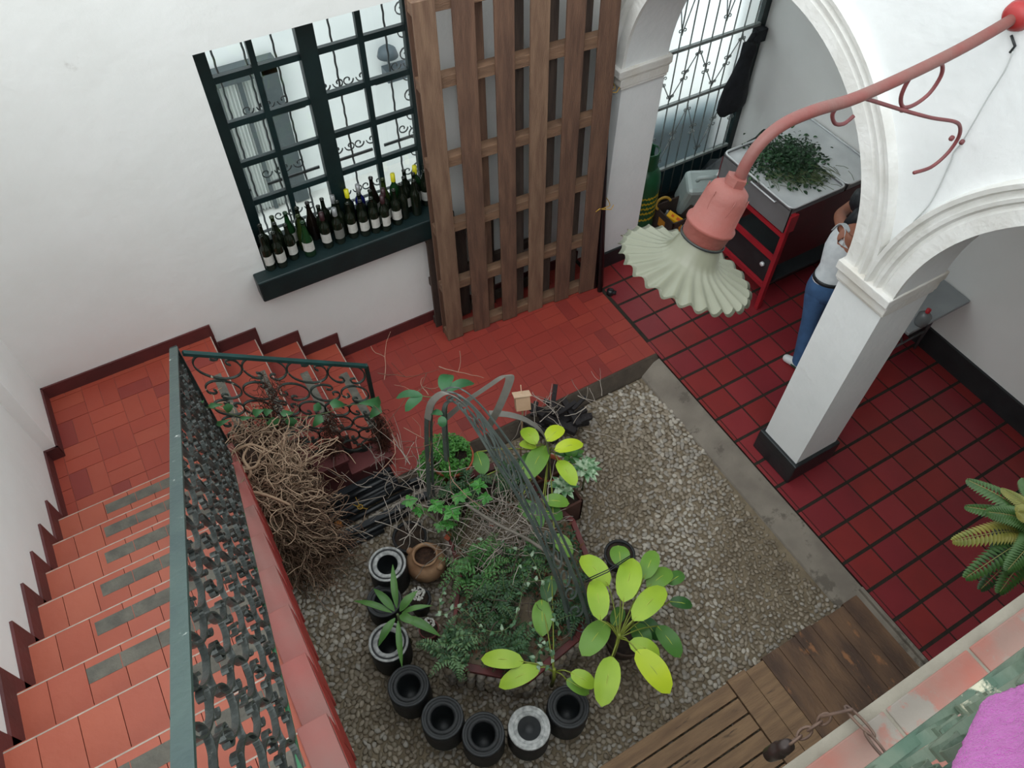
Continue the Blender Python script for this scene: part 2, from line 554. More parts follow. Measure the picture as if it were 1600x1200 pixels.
# sunken court -------------------------------------------------------
mb = MB()
mb.box((-5.1, -3.4, CZ - 0.2), (GX0, WY0 + 0.02, CZ - 0.012))
struct(mb.build('court_floor', M_mortar))
mb = MB()
mb.extr([(-2.62, 1.852, CZ - .1), (-2.62, 1.852, -.002), (-2.62, 1.835, -.004), (-2.62, 1.745, CZ + .004), (-2.62, 1.72, CZ - .1)], (2.59, 0, 0), 1)
# sloped cement apron and kerb along the gallery
mb.extr([(GX0, 1.80, CZ - 0.1), (GX0, 1.80, -0.02), (-0.05, 1.80, -0.03), (-0.245, 1.80, CZ + 0.006), (-0.30, 1.80, CZ - 0.1)], (0, -5.0, 0), 0)
struct(mb.build('court_kerb', [M_conc, mat('dark_earth_kerb', '4d4339', .95, '3c342c', 6, bump=.5)], bevel=0.006))

# pebbles: nobody could count them
def pebbles():
    ico_v = []; 
    t = (1 + 5 ** 0.5) / 2
    iv = np.array([(-1,t,0),(1,t,0),(-1,-t,0),(1,-t,0),(0,-1,t),(0,1,t),(0,-1,-t),(0,1,-t),(t,0,-1),(t,0,1),(-t,0,-1),(-t,0,1)], float)
    iv /= np.linalg.norm(iv[0])
    fi = [(0,11,5),(0,5,1),(0,1,7),(0,7,10),(0,10,11),(1,5,9),(5,11,4),(11,10,2),(10,7,6),(7,1,8),(3,9,4),(3,4,2),(3,2,6),(3,6,8),(3,8,9),(4,9,5),(2,4,11),(6,2,10),(8,6,7),(9,8,1)]
    # one subdivision
    vs = [tuple(v) for v in iv]; cache = {}; nf = []
    def mid(a, b):
        k = (min(a, b), max(a, b))
        if k not in cache:
            p = (np.array(vs[a]) + np.array(vs[b])) / 2; p /= np.linalg.norm(p)
            vs.append(tuple(p)); cache[k] = len(vs) - 1
        return cache[k]
    for a, b, c in fi:
        ab, bc, ca = mid(a, b), mid(b, c), mid(c, a)
        nf += [(a, ab, ca), (b, bc, ab), (c, ca, bc), (ab, bc, ca)]
    V = np.array(vs); Fc = np.array(nf)
    pts = []
    step = 0.040
    y = -1.45
    r = 0
    while y < 1.745:
        x = -3.95 + (step / 2 if r % 2 else 0)
        while x < -0.22:
            pts.append((x + rng.uniform(-.012, .012), y + rng.uniform(-.012, .012)))
            x += step
        y += step * 0.86; r += 1
    allv = []; allf = []; mi = []
    n0 = 0
    for (x, y) in pts:
        nz = noise.noise(Vector((x * 1.3, y * 1.3, 0)))
        if x > -0.265 + nz * 0.07: continue
        big = 1.0 + 0.35 * noise.noise(Vector((x * 0.9 + 5, y * 0.9, 3)))
        s = np.array([rng.uniform(.016, .029), rng.uniform(.013, .020), rng.uniform(.006, .011)]) * big
        a = rng.uniform(0, PI)
        P = V * s * (1 + rng.uniform(-.12, .12, (len(V), 1)))
        tl = rng.uniform(-.35, .35)
        c, s_ = math.cos(tl), math.sin(tl)
        P = np.stack([P[:,0], P[:,1] * c - P[:,2] * s_, P[:,1] * s_ + P[:,2] * c], 1)
        c, s_ = math.cos(a), math.sin(a)
        P = np.stack([P[:,0] * c - P[:,1] * s_, P[:,0] * s_ + P[:,1] * c, P[:,2]], 1)
        P += [x, y, CZ - 0.006 + rng.uniform(-.004, .003)]
        allv.append(P); allf.append(Fc + n0); n0 += len(V)
        # wear patches of paler and darker stones
        k = nz + rng.uniform(-.45, .45)
        mi.append(np.full(len(Fc), 0 if k < -.25 else (1 if k < .1 else (2 if k < .38 else 3))))
    A = np.concatenate(allv); Fa = np.concatenate(allf); mi = np.concatenate(mi)
    me = bpy.data.meshes.new('pebbles')
    me.vertices.add(len(A)); me.vertices.foreach_set('co', A.ravel())
    me.loops.add(len(Fa) * 3); me.loops.foreach_set('vertex_index', Fa.ravel())
    me.polygons.add(len(Fa)); me.polygons.foreach_set('loop_start', np.arange(len(Fa)) * 3)
    me.polygons.foreach_set('material_index', mi)
    me.update(calc_edges=True)
    me.polygons.foreach_set('use_smooth', np.ones(len(Fa), bool))
    for n, c, d in (('brown', '6c6152', '7b705f'), ('tan', '918574', '807565'), ('grey', '989187', '878076'), ('pale', 'b0a89c', 'a0988b')):
        me.materials.append(mat('pebble_' + n, c, 0.6, d, 9))
    o = bpy.data.objects.new('pebbles', me); COL.objects.link(o)
    return tag(o, 'small rounded river pebbles set tightly over the sunken court floor', 'pebbles', kind='stuff')
pebbles()

# gallery ceiling, upper slabs ---------------------------------------
mb = MB(); mb.box((0.5, -3.4, 3.62), (2.2, YG + 0.1, 3.85)); struct(mb.build('ceiling', M_wall))

# arcade -------------------------------------------------------------
AX0, AX1 = 0.10, 0.52
ZS = 2.14; RA = 1.185
A1, A2 = 1.81, -0.94            # arch centres
mb = MB()
def arch_wall():
    # wall above the springing, with two semicircular openings, front and back faces plus soffits
    N = 40
    def ring(cy, x): return [(x, cy + RA * math.cos(PI * i / N), ZS + RA * math.sin(PI * i / N)) for i in range(N + 1)]
    ztop = TOP
    for cy in (A1, A2):
        for x, fl in ((AX0, 0), (AX1, 1)):
            R_ = ring(cy, x)
            for i in range(N):
                a, b = R_[i], R_[i + 1]
                q = [a, b, (x, b[1], ztop), (x, a[1], ztop)]
                mb.add(q, [(0, 1, 2, 3) if fl else (3, 2, 1, 0)])
        f, b = ring(cy, AX0), ring(cy, AX1)
        vs = f + b
        mb.add(vs, [(i, i + 1, N + 2 + i, N + 1 + i) for i in range(N)], 0, True)
    # solid strips between and beside the openings
    mb.box((AX0, A2 + RA, ZS), (AX1, A1 - RA, ztop))
    mb.box((AX0, A1 + RA, -0.0), (AX1, YW + 0.36, ztop))
    mb.box((AX0, -3.4, -0.0), (AX1, A2 - RA, ztop))
    # stub pilaster to the window wall
arch_wall()
CY0, CY1 = 0.262, 0.618
mb.box((AX0, CY0, 0.1), (AX1, CY1, ZS))
struct(mb.build('wall_arcade', M_archw))
# moulded archivolts and capital
mb = MB()
def archivolt(cy, a0=0.0, a1=PI):
    # stepped profile (radius, projection out of the wall)
    prof = [(RA - 0.004, 0.0), (RA - 0.004, 0.028), (RA + 0.075, 0.028), (RA + 0.085, 0.014), (RA + 0.10, 0.014), (RA + 0.115, 0.04), (RA + 0.135, 0.045),
            (RA + 0.15, 0.02), (RA + 0.165, 0.02), (RA + 0.18, 0.055), (RA + 0.205, 0.06), (RA + 0.215, 0.0)]
    N = 64; vs = []; k = len(prof)
    for i in range(N + 1):
        a = a0 + (a1 - a0) * i / N
        for r, pj in prof:
            y = cy + r * math.cos(a); z = ZS + r * math.sin(a)
            lim = (A1 + A2) / 2
            if cy == A1: y = max(y, lim)
            else: y = min(y, lim)
            vs.append((AX0 - pj, y, z))
    fs = []
    for i in range(N):
        for j in range(k - 1):
            a = i * k + j
            fs.append((a, a + 1, a + k + 1, a + k))
    mb.add(vs, fs, 0)
archivolt(A1); archivolt(A2)
struct(mb.build('trim_2', M_mold))
mb = MB()
for (z0, z1, e) in ((ZS - 0.17, ZS - 0.145, 0.018), (ZS - 0.145, ZS - 0.075, 0.032), (ZS - 0.075, ZS - 0.06, 0.045), (ZS - 0.06, ZS + 0.005, 0.062)):
    mb.box((AX0 - e, CY0 - 0.01 - e * 0.3, z0), (AX1 + e * 0.5, CY1 + 0.01 + e * 0.3, z1))
    mb.box((AX0 - e, A1 + RA - 0.012 - e * 0.3, z0), (AX1 + e * 0.5, YW, z1))
struct(mb.build('trim_3', mat('stained_capital_plaster', 'dcdbd8', 0.8, 'cfcac0', 4, bump=0.25, bscale=25, c3='55524c', s3=7, t3=0.70), bevel=0.006))
mb = MB()
mb.box((AX0 - 0.03, CY0 - 0.03, 0), (AX1 + 0.03, CY1 + 0.03, 0.24))
mb.box((AX0 - 0.02, A1 + RA - 0.02, 0), (AX1 + 0.02, YW + 0.33, 0.2))
struct(mb.build('baseboard_arcade', M_black, bevel=0.01))

# exterior seen through window and gate ------------------------------
mb = MB()
mb.box((-6.0, 5.85, -0.5), (4.5, 6.05, 2.4))
struct(mb.build('wall_outside', mat('bright_outside_wall', 'f2f4f4', 0.9, 'e8ebeb', 2)))
mb = MB(); mb.box((-6, YW + 0.36, -0.6), (4.5, 5.85, -0.3)); struct(mb.build('ground_outside', mat('bright_outside_paving', 'dcdcd8', 0.9, 'cfcfca', 3)))

# ------------------------------------------------------------------ window 1
YF = 3.42
fr = MB()
fr.box((-2.97, YF, 1.26), (-2.80, YF + 0.06, 3.06))
fr.box((-1.49, YF, 1.26), (-1.38, YF + 0.06, 3.06))
fr.box((-2.97, YF, 3.0), (-1.38, YF + 0.06, 3.08))
fr.box((-2.97, YF, 1.2), (-1.38, YF + 0.06, 1.36))
fr.box((-2.235, YF - 0.02, 1.26), (-2.115, YF + 0.06, 3.06))
win = struct(fr.build('window_1', M_green, bevel=0.004))
mu = MB()
HZ = (2.69, 2.365, 2.05, 1.72)
for x0, x1, xm in ((-2.80, -2.235, -2.53), (-2.115, -1.49, -1.808)):
    mu.box((xm - 0.02, YF + 0.005, 1.34), (xm + 0.02, YF + 0.045, 3.0))
    for z in HZ: mu.box((x0, YF + 0.008, z - 0.022), (x1, YF + 0.042, z + 0.022))
o = mu.build('muntins', M_teal2, parent=win)
M_glass = bpy.data.materials.new('clear_window_glass'); M_glass.use_nodes = True
t = M_glass.node_tree; t.nodes.clear()
o_ = t.nodes.new('ShaderNodeOutputMaterial'); g = t.nodes.new('ShaderNodeBsdfGlossy'); g.inputs['Roughness'].default_value = 0.02
tr = t.nodes.new('ShaderNodeBsdfTransparent'); tr.inputs['Color'].default_value = (0.93, 0.95, 0.95, 1)
fz = t.nodes.new('ShaderNodeFresnel'); fz.inputs['IOR'].default_value = 1.4
mx = t.nodes.new('ShaderNodeMixShader')
t.links.new(fz.outputs[0], mx.inputs[0]); t.links.new(tr.outputs[0], mx.inputs[1]); t.links.new(g.outputs[0], mx.inputs[2]); t.links.new(mx.outputs[0], o_.inputs[0])
pn = MB()
pn.box((-2.87, YF + 0.022, 1.35), (-2.23, YF + 0.026, 3.02)); pn.box((-2.12, YF + 0.022, 1.35), (-1.48, YF + 0.026, 3.02))
pn.build('pane', M_glass, parent=win)
mb = MB(); mb.box((-3.0, 3.10, 1.08), (-1.36, YF + 0.02, 1.28))
struct(mb.build('window_sill', M_green, bevel=0.012))

# iron grille outside the window: twisted bars and scrolls
def spiral(c, r, a0, turns, e1, e2, n=14, shrink=0.25):
    c = Vector(c); e1 = Vector(e1); e2 = Vector(e2); out = []
    for i in range(n + 1):
        k = i / n; a = a0 + turns * 2 * PI * k; rr = r * (1 - (1 - shrink) * k)
        out.append(c + e1 * (rr * math.cos(a)) + e2 * (rr * math.sin(a)))
    return out
M_gr = mat('grey_black_grille_iron', '34383a', 0.5, '4a4e50', 10)
gr = empty('window_grille', (-2.15, 3.72, 1.2), 'black wrought iron grille with twisted bars and scrolls outside the paned window', 'window grille')
YQ = 3.72
for i, x in enumerate((-3.12, -2.92, -2.72, -2.52, -2.32, -2.12, -1.92, -1.72, -1.52, -1.32)):
    b = MB()
    pts = [(x + 0.002 * math.sin(z * 62), YQ + 0.002 * math.cos(z * 62), z) for z in np.arange(1.0, 3.4, 0.02)]
    b.tube(pts, 0.008, 5)
    b.build('bar', M_gr, parent=gr)
for z in (1.2, 1.62, 2.16, 3.2):
    b = MB()
    segs = [(-3.15, -1.25)] if z in (1.2, 3.2) else ([(-3.1, -2.75), (-2.62, -2.2), (-2.05, -1.75), (-1.65, -1.3)])
    for a, c in segs: b.bar((a, YQ, z), (c, YQ, z), 0.012, 0.022)
    b.build('rail', M_gr, parent=gr)
for cx in (-2.98, -2.55, -2.4, -1.98, -1.8, -1.42):
    for z in (1.68, 2.22, 1.27):
        b = MB()
        for s in (-1, 1):
            b.tube(spiral((cx + s * 0.055, YQ, z + 0.035), 0.045, PI if s > 0 else 0, s * 1.1, (1,0,0), (0,0,1)), 0.006, 4)
        b.build('scroll', M_gr, parent=gr)
for z in np.arange(1.3, 3.2, 0.17):
    for cx, s in ((-3.0, 1), (-1.38, 1)):
        b = MB(); b.tube(spiral((cx, YQ, z), 0.055, PI / 2, s * 1.2, (1,0,0), (0,0,1)), 0.006, 4); b.build('scroll', M_gr, parent=gr)

# window of the neighbouring house with its curtain
nb = empty('neighbour_window', (-2.35, 5.8, -0.28), 'grey framed window with pale curtain in the white house seen through the panes', 'window')
b = MB()
NA = at(335, 130, 'y', 5.8); NB = at(400, 90, 'y', 5.8); NC = at(425, 85, 'y', 5.8)
b.box((NA.x - .12, 5.74, -.28), (NA.x, 5.84, NA.z + .1)); b.box((NB.x, 5.74, -.28), (NC.x, 5.84, NA.z + .1)); b.box((NA.x - .12, 5.74, NA.z - .03), (NC.x, 5.84, NA.z + .12)); b.box(((NA.x + NB.x) / 2 - .02, 5.76, -.28), ((NA.x + NB.x) / 2 + .02, 5.84, NA.z))
b.build('frame', mat('grey_window_frame', '4c5558', 0.6), parent=nb)
b = MB(); pts = []
for i in range(60):
    x = NA.x + (NB.x - NA.x) * i / 59; y = 5.81 + 0.02 * math.sin(i * 1.3)
    pts.append((x, y))
b.add([(x, y, -0.28) for x, y in pts] + [(x, y, NA.z) for x, y in pts], [(i, i + 1, 61 + i, 60 + i) for i in range(59)], 0, True)
b.build('curtain', mat('pale_curtain', 'c9cdcb', 0.9), parent=nb)
# outdoor lamp head seen at upper right of the window
OL = at(605, 80, 'y', 5.7)
b = MB(); b.lathe([(0.0, 0.0), (0.05, 0.0), (0.09, -0.03), (0.11, -0.10), (0.0, -0.10)], (OL.x, OL.y, OL.z + .05), n=16); b.box((OL.x - .05, OL.y - .05, OL.z - .32), (OL.x + .22, OL.y + .1, OL.z - .2)); b.bar((OL.x, OL.y, OL.z - .25), (OL.x, OL.y, OL.z), 0.02, 0.02)
simple('outdoor_lamp', b, mat('bluegrey_metal', '4a555c', 0.5), 'blue-grey lamp on a bracket outside, seen through the upper right panes', 'lamp')

# ------------------------------------------------------------------ bottles on the sill
SZ = 1.28
def bottle_mesh(h, r, kind):
    nk = 0.014
    if kind == 'bordeaux': p = [(0, 0.0), (r * .92, 0.0), (r, 0.008), (r, h * .58), (r * .93, h * .63), (r * .62, h * .69), (nk + .002, h * .74), (nk, h * .9), (nk, h * .965), (nk + .002, h * .97), (nk + .002, h), (nk - .003, h), (nk - .004, h - .02), (0, h - .03)]
    else: p = [(0, 0.0), (r * .92, 0.0), (r, 0.008), (r, h * .42), (r * .9, h * .52), (r * .6, h * .64), (nk + .004, h * .76), (nk, h * .88), (nk, h * .965), (nk + .003, h * .97), (nk + .003, h), (nk - .003, h), (nk - .004, h - .02), (0, h - .03)]
    return p
BM = {}
def bottle_parts(kind, h, glass, label, foil):
    key = (kind, h, glass.name, label.name if label else '', foil.name if foil else '')
    if key in BM: return BM[key]
    r = 0.037 if kind == 'bordeaux' else 0.041
    b = MB(); b.lathe(bottle_mesh(h, r, kind), n=20)
    root = b.build('wine_bottle', glass, origin=(0, 0, 0))
    cs = []
    if label:
        b = MB(); n = 12; vs = []; rr = r + 0.0008
        for i in range(n + 1):
            a = -PI / 2 + (i / n - .5) * 2.4
            vs += [(rr * math.cos(a), rr * math.sin(a), 0.055), (rr * math.cos(a), rr * math.sin(a), 0.135)]
        b.add(vs, [(2 * i, 2 * i + 2, 2 * i + 3, 2 * i + 1) for i in range(n)], 0, True)
        c = b.build('label', label, origin=(0, 0, 0)); c.parent = root; cs.append(c)
    if foil:
        b = MB(); b.lathe([(0.0172, h * .80), (0.0172, h + .0015), (0.0, h + .0015)], n=16)
        c = b.build('foil', foil, origin=(0, 0, 0)); c.parent = root; cs.append(c)
    if cs: kids(root, *cs)
    BM[key] = [root, False]
    return BM[key]
G_dark = mat('dark_bottle_glass', '10160f', 0.12, '1a2216', 6)
G_green = mat('green_bottle_glass', '153a1c', 0.12, '102c15', 6)
G_olive = mat('olive_bottle_glass', '2c3a16', 0.12, '223012', 6)
G_blue = mat('cobalt_bottle_glass', '141a5c', 0.12)
G_brown = mat('brown_bottle_glass', '17110e', 0.12)
L_white = mat('white_paper_label', 'c9c8c2', 0.7, 'b5b3ac', 40)
L_grey = mat('grey_paper_label', '6f6f6a', 0.7)
F_black = mat('black_foil', '15130f', 0.35); F_red = mat('maroon_foil', '2c1216', 0.4); F_yel = mat('yellow_foil', 'c9c21e', 0.45); F_grey = mat('silver_foil', '8d8f90', 0.35, metal=0.4)
front = [(420,420,'L'),(442,414,'L'),(460,402,'L'),(484,394,'G'),(513,382,'R'),(533,376,'Y'),(552,368,'L'),(571,362,'L'),(589,360,'L'),(605,354,'R'),(620,346,'L'),(635,330,'L'),(651,326,'L'),(667,318,'L')]
back = [(406,354,'D'),(417,328,'O'),(437,320,'G'),(459,322,'D'),(474,311,'B'),(493,304,'D'),(500,316,'D'),(516,309,'S'),(532,287,'YB'),(551,283,'BL'),(568,270,'BG'),(589,270,'O'),(606,265,'YG'),(622,262,'D'),(640,252,'YG'),(655,250,'D'),(524,315,'D'),(561,308,'D'),(600,301,'R'),(578,300,'D'),(627,285,'D'),(466,338,'O'),(428,350,'D'),(645,280,'D')]
P = []
for px, py, k in front:
    p = at(px, py, 'z', SZ); P.append([p.x, min(max(p.y, 3.16), 3.36), k, 0])
for px, py, k in back:
    p = at(px, py, 'z', SZ + 0.31); P.append([p.x, min(max(p.y, 3.2), 3.37), k, 1])
for it in range(300):
    for i in range(len(P)):
        for j in range(i):
            dx = P[i][0] - P[j][0]; dy = P[i][1] - P[j][1]; d = math.hypot(dx, dy) or 1e-3
            if d < 0.083:
                s = (0.083 - d) / 2 / d
                P[i][0] += dx * s; P[i][1] += dy * s; P[j][0] -= dx * s; P[j][1] -= dy * s
    for q in P:
        q[0] = min(max(q[0], -2.855), -1.47); q[1] = min(max(q[1], 3.15), 3.375)
SPEC = {'L': ('bordeaux', .305, G_dark, L_white, None, 'dark wine bottle with white label'), 'G': ('burgundy', .30, G_green, L_white, None, 'green glass wine bottle with white label'),
        'R': ('bordeaux', .305, G_dark, L_white, F_red, 'dark wine bottle with maroon foil'), 'Y': ('bordeaux', .305, G_dark, L_grey, F_grey, 'grey-labelled dark wine bottle'),
        'D': ('bordeaux', .305, G_dark, None, None, 'plain dark wine bottle'), 'O': ('burgundy', .30, G_olive, None, None, 'olive green wine bottle'),
        'B': ('burgundy', .32, G_brown, None, None, 'dark brown wine bottle'), 'S': ('burgundy', .30, G_dark, None, F_grey, 'dark wine bottle with silver foil'),
        'YB': ('bordeaux', .31, G_dark, None, F_yel, 'wine bottle with yellow foil'), 'BL': ('bordeaux', .32, G_blue, None, F_grey, 'cobalt blue glass bottle'),
        'BG': ('burgundy', .345, G_brown, L_white, None, 'tallest brown wine bottle'), 'YG': ('bordeaux', .31, G_green, None, F_yel, 'green wine bottle with yellow foil')}
ORD = ['first','second','third','fourth','fifth','sixth','seventh','eighth','ninth','tenth','eleventh','twelfth','thirteenth','fourteenth','fifteenth','sixteenth','seventeenth','eighteenth','nineteenth','twentieth','twenty-first','twenty-second','twenty-third','twenty-fourth']
for row in (0, 1):
    qs = sorted([q for q in P if q[3] == row], key=lambda q: q[0])
    for n, (x, y, k, _) in enumerate(qs):
        kd, h, gl, lb, fo, txt = SPEC[k]
        rec = bottle_parts(kd, h, gl, lb, fo)
        if not rec[1]: o = rec[0]; rec[1] = True; o.location = (x, y, SZ); o.rotation_euler[2] = random.uniform(-.5, .3)
        else: o = copy_tree(rec[0], (x, y, SZ), random.uniform(-.5, .3))
        o.scale = (1.07, 1.07, 1.07)
        tag(o, '%s, %s from left in %s row on sill' % (txt, ORD[n], 'front' if row == 0 else 'back'), 'bottle', 'wine bottles on the window sill')

# ------------------------------------------------------------------ big pallet leaning on the wall
PLp = Vector((-1.60, 2.90, 0)); PRp = Vector((-0.085, 2.79, 0))
def pallet(name, bl, br, H, lean, th, nsl, swd, zs, m_s, m_r, m_b, label, backsl=True):
    bl = Vector(bl); br = Vector(br)
    U = (br - bl); W = U.length; U.normalize()
    N0 = Vector((-U.y, U.x, 0))                # towards the wall
    V = (Vector((0, 0, 1)) * math.cos(lean) + N0 * math.sin(lean)).normalized()
    N = U.cross(V) * -1
    if N.dot(N0) < 0: N = -N
    root = empty(name, bl, label, 'pallet')
    def P3(u, v, n): return bl + U * u + V * v + N * n
    def slab(b, u0, v0, n0, u1, v1, n1):
        vs = [P3(u0,v0,n0),P3(u1,v0,n0),P3(u1,v1,n0),P3(u0,v1,n0),P3(u0,v0,n1),P3(u1,v0,n1),P3(u1,v1,n1),P3(u0,v1,n1)]
        b.add(vs, [(0,1,2,3),(7,6,5,4),(0,4,5,1),(1,5,6,2),(2,6,7,3),(3,7,4,0)])
    pitch = (W - swd) / (nsl - 1)
    for i in range(nsl):
        b = MB(); u = i * pitch + random.uniform(-.01, .01) * (0 < i < nsl - 1)
        slab(b, u, random.uniform(0, .012), 0, u + swd * random.uniform(.93, 1.04), H - random.uniform(0, .012), 0.022)
        b.build('front_slat', m_s if i % 3 else m_b, parent=root, bevel=0.003)
    for z in zs:
        b = MB(); slab(b, 0.004, z - 0.04, 0.022, W - 0.004, z + 0.045, th - 0.022); b.build('bearer', m_r, parent=root, bevel=0.003)
    if backsl:
        for i in range(nsl - 1):
            b = MB(); u = (i + (0.45 if i < 2 else .30)) * pitch if i else 0
            slab(b, u, 0.01, th - 0.022, u + swd * (.8 if i < 2 else 1.25), H - 0.01, th); b.build('back_slat', M_woodd if i >= 2 else m_s, parent=root, bevel=0.003)  # right-hand back slats widened and darker, gap shadow put into their colour
    return root
pallet('large_pallet', PLp, PRp, 3.06, 0.045, 0.13, 6, 0.155, (0.05, 0.62, 1.24, 1.85, 2.48, 3.0), M_wood, M_railw, M_wood2,
       'tall brown wooden pallet of six wide slats leaning on the white wall')
pallet('small_pallet', (-1.62, 3.10, 0), (-0.45, 3.10, 0), 1.15, 0.02, 0.09, 5, 0.10, (0.06, 0.55, 1.05), M_woodd, M_woodd, M_woodd,
       'low dark weathered pallet standing behind the tall brown pallet', False)

# black pipes standing in the corner
for i, (bx, by, tx, ty, tz, r, lab) in enumerate(((-0.045, 2.74, 0.0, 3.13, 2.62, 0.024, 'tallest of the black pipes tied together beside the tall pallet'),
                                        (-0.055, 2.82, -0.04, 3.14, 2.35, 0.036, 'thick black pipe tied nearest the tall pallet'),
                                        (0.005, 2.80, 0.035, 3.14, 2.28, 0.026, 'thin black pipe tied nearest the white pilaster'))):
    b = MB(); b.tube([(bx, by, 0.0), (tx, ty, tz)], r, 10)
    simple('standing_pipe', b, M_blackpipe, lab, 'pipe', 'black pipes standing between pallet and pilaster')
for z, lab in ((2.0, 'upper yellow twine tied around the standing black pipes'), (0.95, 'lower yellow twine tied around the standing black pipes')):
    k = z / 2.6; c = Vector((-0.03 + 0.03 * k, 2.775 + 0.36 * k, z)); b = MB()
    b.tube([c + Vector((0.065 * math.cos(a), 0.075 * math.sin(a), 0.01 * math.sin(3 * a))) for a in np.linspace(0, 2 * PI, 20)], 0.004, 5)
    b.tube([c + Vector((-0.05, -0.07, 0)), c + Vector((-0.1, -0.1, 0.05)), c + Vector((-0.13, -0.09, 0.02))], 0.004, 5)
    b.tube([c + Vector((-0.05, -0.07, 0)), c + Vector((0.02, -0.11, 0.0)), c + Vector((0.05, -0.1, 0.03))], 0.004, 5)
    simple('twine_tie', b, M_twine, lab, 'twine', 'yellow twine ties')
b = MB(); b.lathe([(0, 0), (0.035, 0), (0.035, 0.05), (0.02, 0.06), (0, 0.06)], (0.02, 2.66, 0.0), n=12); b.tube([(0.02, 2.66, 0.03), (0.06, 2.62, 0.03)], 0.02, 8)
simple('pipe_elbow', b, M_blackpipe, 'short black pipe elbow on the floor at the foot of the standing pipes', 'pipe elbow')

# ------------------------------------------------------------------ gallery gate: iron grille with frosted glass
gt = MB()
gt.box((0.50, YG - 0.03, 0.0), (0.56, YG + 0.03, 3.05)); gt.box((2.06, YG - 0.03, 0.0), (2.13, YG + 0.03, 3.05)); gt.box((0.5, YG - 0.03, 3.0), (2.13, YG + 0.03, 3.06)); gt.box((0.5, YG - 0.03, 0.0), (2.13, YG + 0.03, 0.07))
gate = struct(gt.build('window_2', M_green, bevel=0.003))
M_bar = mat('grey_gate_iron', '8d9391', 0.5, '7a807e', 12)
zH = [at(1110, 60, 'y', YG).z, at(1080, 150, 'y', YG).z, 0.42]
for z in zH:
    b = MB(); b.bar((0.56, YG - 0.02, z), (2.06, YG - 0.02, z), 0.03, 0.028); b.build('rail', M_bar, parent=gate)
xs = [0.62 + 0.125 * i for i in range(12)]
for x in xs:
    b = MB(); b.tube([(x, YG - 0.02, 0.07), (x, YG - 0.02, 3.0)], 0.0075, 6); b.build('bar', M_bar, parent=gate)
b3 = [(zH[0], 3.0), (zH[1], zH[0]), (zH[2], zH[1])]
for z0, z1 in b3:
    hi = z1 - 0.1 * (z1 - z0); lo = z0 + 0.12 * (z1 - z0); mid = (hi + lo) / 2
    b = MB()
    for i in range(len(xs) - 1):
        a = (lo, mid, hi, mid)[i % 4]; c = (lo, mid, hi, mid)[(i + 1) % 4]
        b.tube([(xs[i], YG - 0.028, a), (xs[i + 1], YG - 0.028, c)], 0.0055, 5)
    b.build('zigzag', M_bar, parent=gate)
    for i, x in enumerate(xs):
        zc = (lo, mid, hi, mid)[i % 4]
        b = MB()
        sgn = ((1, 1), (-1, 1), (1, -1), (-1, -1)) if i % 2 else (((1, 1), (-1, 1)) if zc == lo else ((1, -1), (-1, -1)))
        for sx, sz in sgn:
            b.tube([(x, YG - 0.028, zc - sz * 0.01)] + spiral((x + sx * 0.026, YG - 0.028, zc + sz * 0.032), 0.022, (PI if sx > 0 else 0), (-1 if sx * sz > 0 else 1) * 0.9, (1,0,0), (0,0,1), 10), 0.005, 4)
        b.build('scroll', M_bar, parent=gate)
M_frost = bpy.data.materials.new('frosted_glass'); M_frost.use_nodes = True
pb = M_frost.node_tree.nodes['Principled BSDF']
pb.inputs['Transmission Weight'].default_value = 0.95; pb.inputs['Roughness'].default_value = 0.5; pb.inputs['IOR'].default_value = 1.12
pb.inputs['Base Color'].default_value = (0.95, 0.98, 0.99, 1)
b = MB(); b.box((0.55, YG + 0.012, 0.4), (2.07, YG + 0.02, 3.02)); b.build('pane', M_frost, parent=gate)
b = MB(); b.box((0.55, YG + 0.005, 0.05), (2.07, YG + 0.02, 0.42)); b.build('kick_panel', mat('dark_teal_sheet_metal', '1c3338', 0.5), parent=gate)
# low dark hedge planter outside the gate, seen blurred through the frosted panes
b = MB(); b.box((0.3, 3.95, -0.3), (2.5, 4.15, 0.56))
simple('outdoor_planter', b, mat('blue_green_planter', '42656e', 0.8, '2f4f58', 4), 'long dark blue-green planter outside, blurred through the lower frosted panes of the gate', 'planter')

# black jacket hanging at the gate
jx = at(1150, 130, 'y', 3.46)
b = MB(); n = 14; rows = []
prof = [(0.00, 1.62, 0.07), (0.01, 1.56, 0.09), (0.0, 1.48, 0.075), (-0.02, 1.36, 0.10), (-0.03, 1.22, 0.15), (-0.035, 1.08, 0.18), (-0.04, 0.98, 0.19), (-0.03, 0.93, 0.15)]
vs = []
for (dx, z, wd) in prof:
    for j in range(n):
        a = 2 * PI * j / n
        vs.append((1.90 + dx + wd * math.cos(a) * (1 + .1 * math.sin(5 * a + z * 9)), 3.44 + 0.05 * math.sin(a) * (1 + .3 * math.sin(4 * a)), z + 0.02 * math.sin(3 * a + dx * 40)))
fs = []
for i in range(len(prof) - 1):
    for j in range(n):
        a = i * n + j; c = i * n + (j + 1) % n; fs.append((a, c, c + n, a + n))
fs.append(tuple(range(n - 1, -1, -1))); fs.append(tuple((len(prof) - 1) * n + j for j in range(n)))
b.add(vs, fs, 0, True)
b.tube([(1.86, 3.46, 1.55), (1.95, 3.47, 1.68), (2.06, 3.50, 1.66)], 0.025, 8)
b.box((1.98, 3.44, 1.60), (2.09, 3.52, 1.72))
simple('hanging_apron', b, mat('black_cloth', '15181b', 0.9, '20242a', 14, bump=0.3), 'black cloth apron hanging from a hook at the right edge of the gate', 'apron')

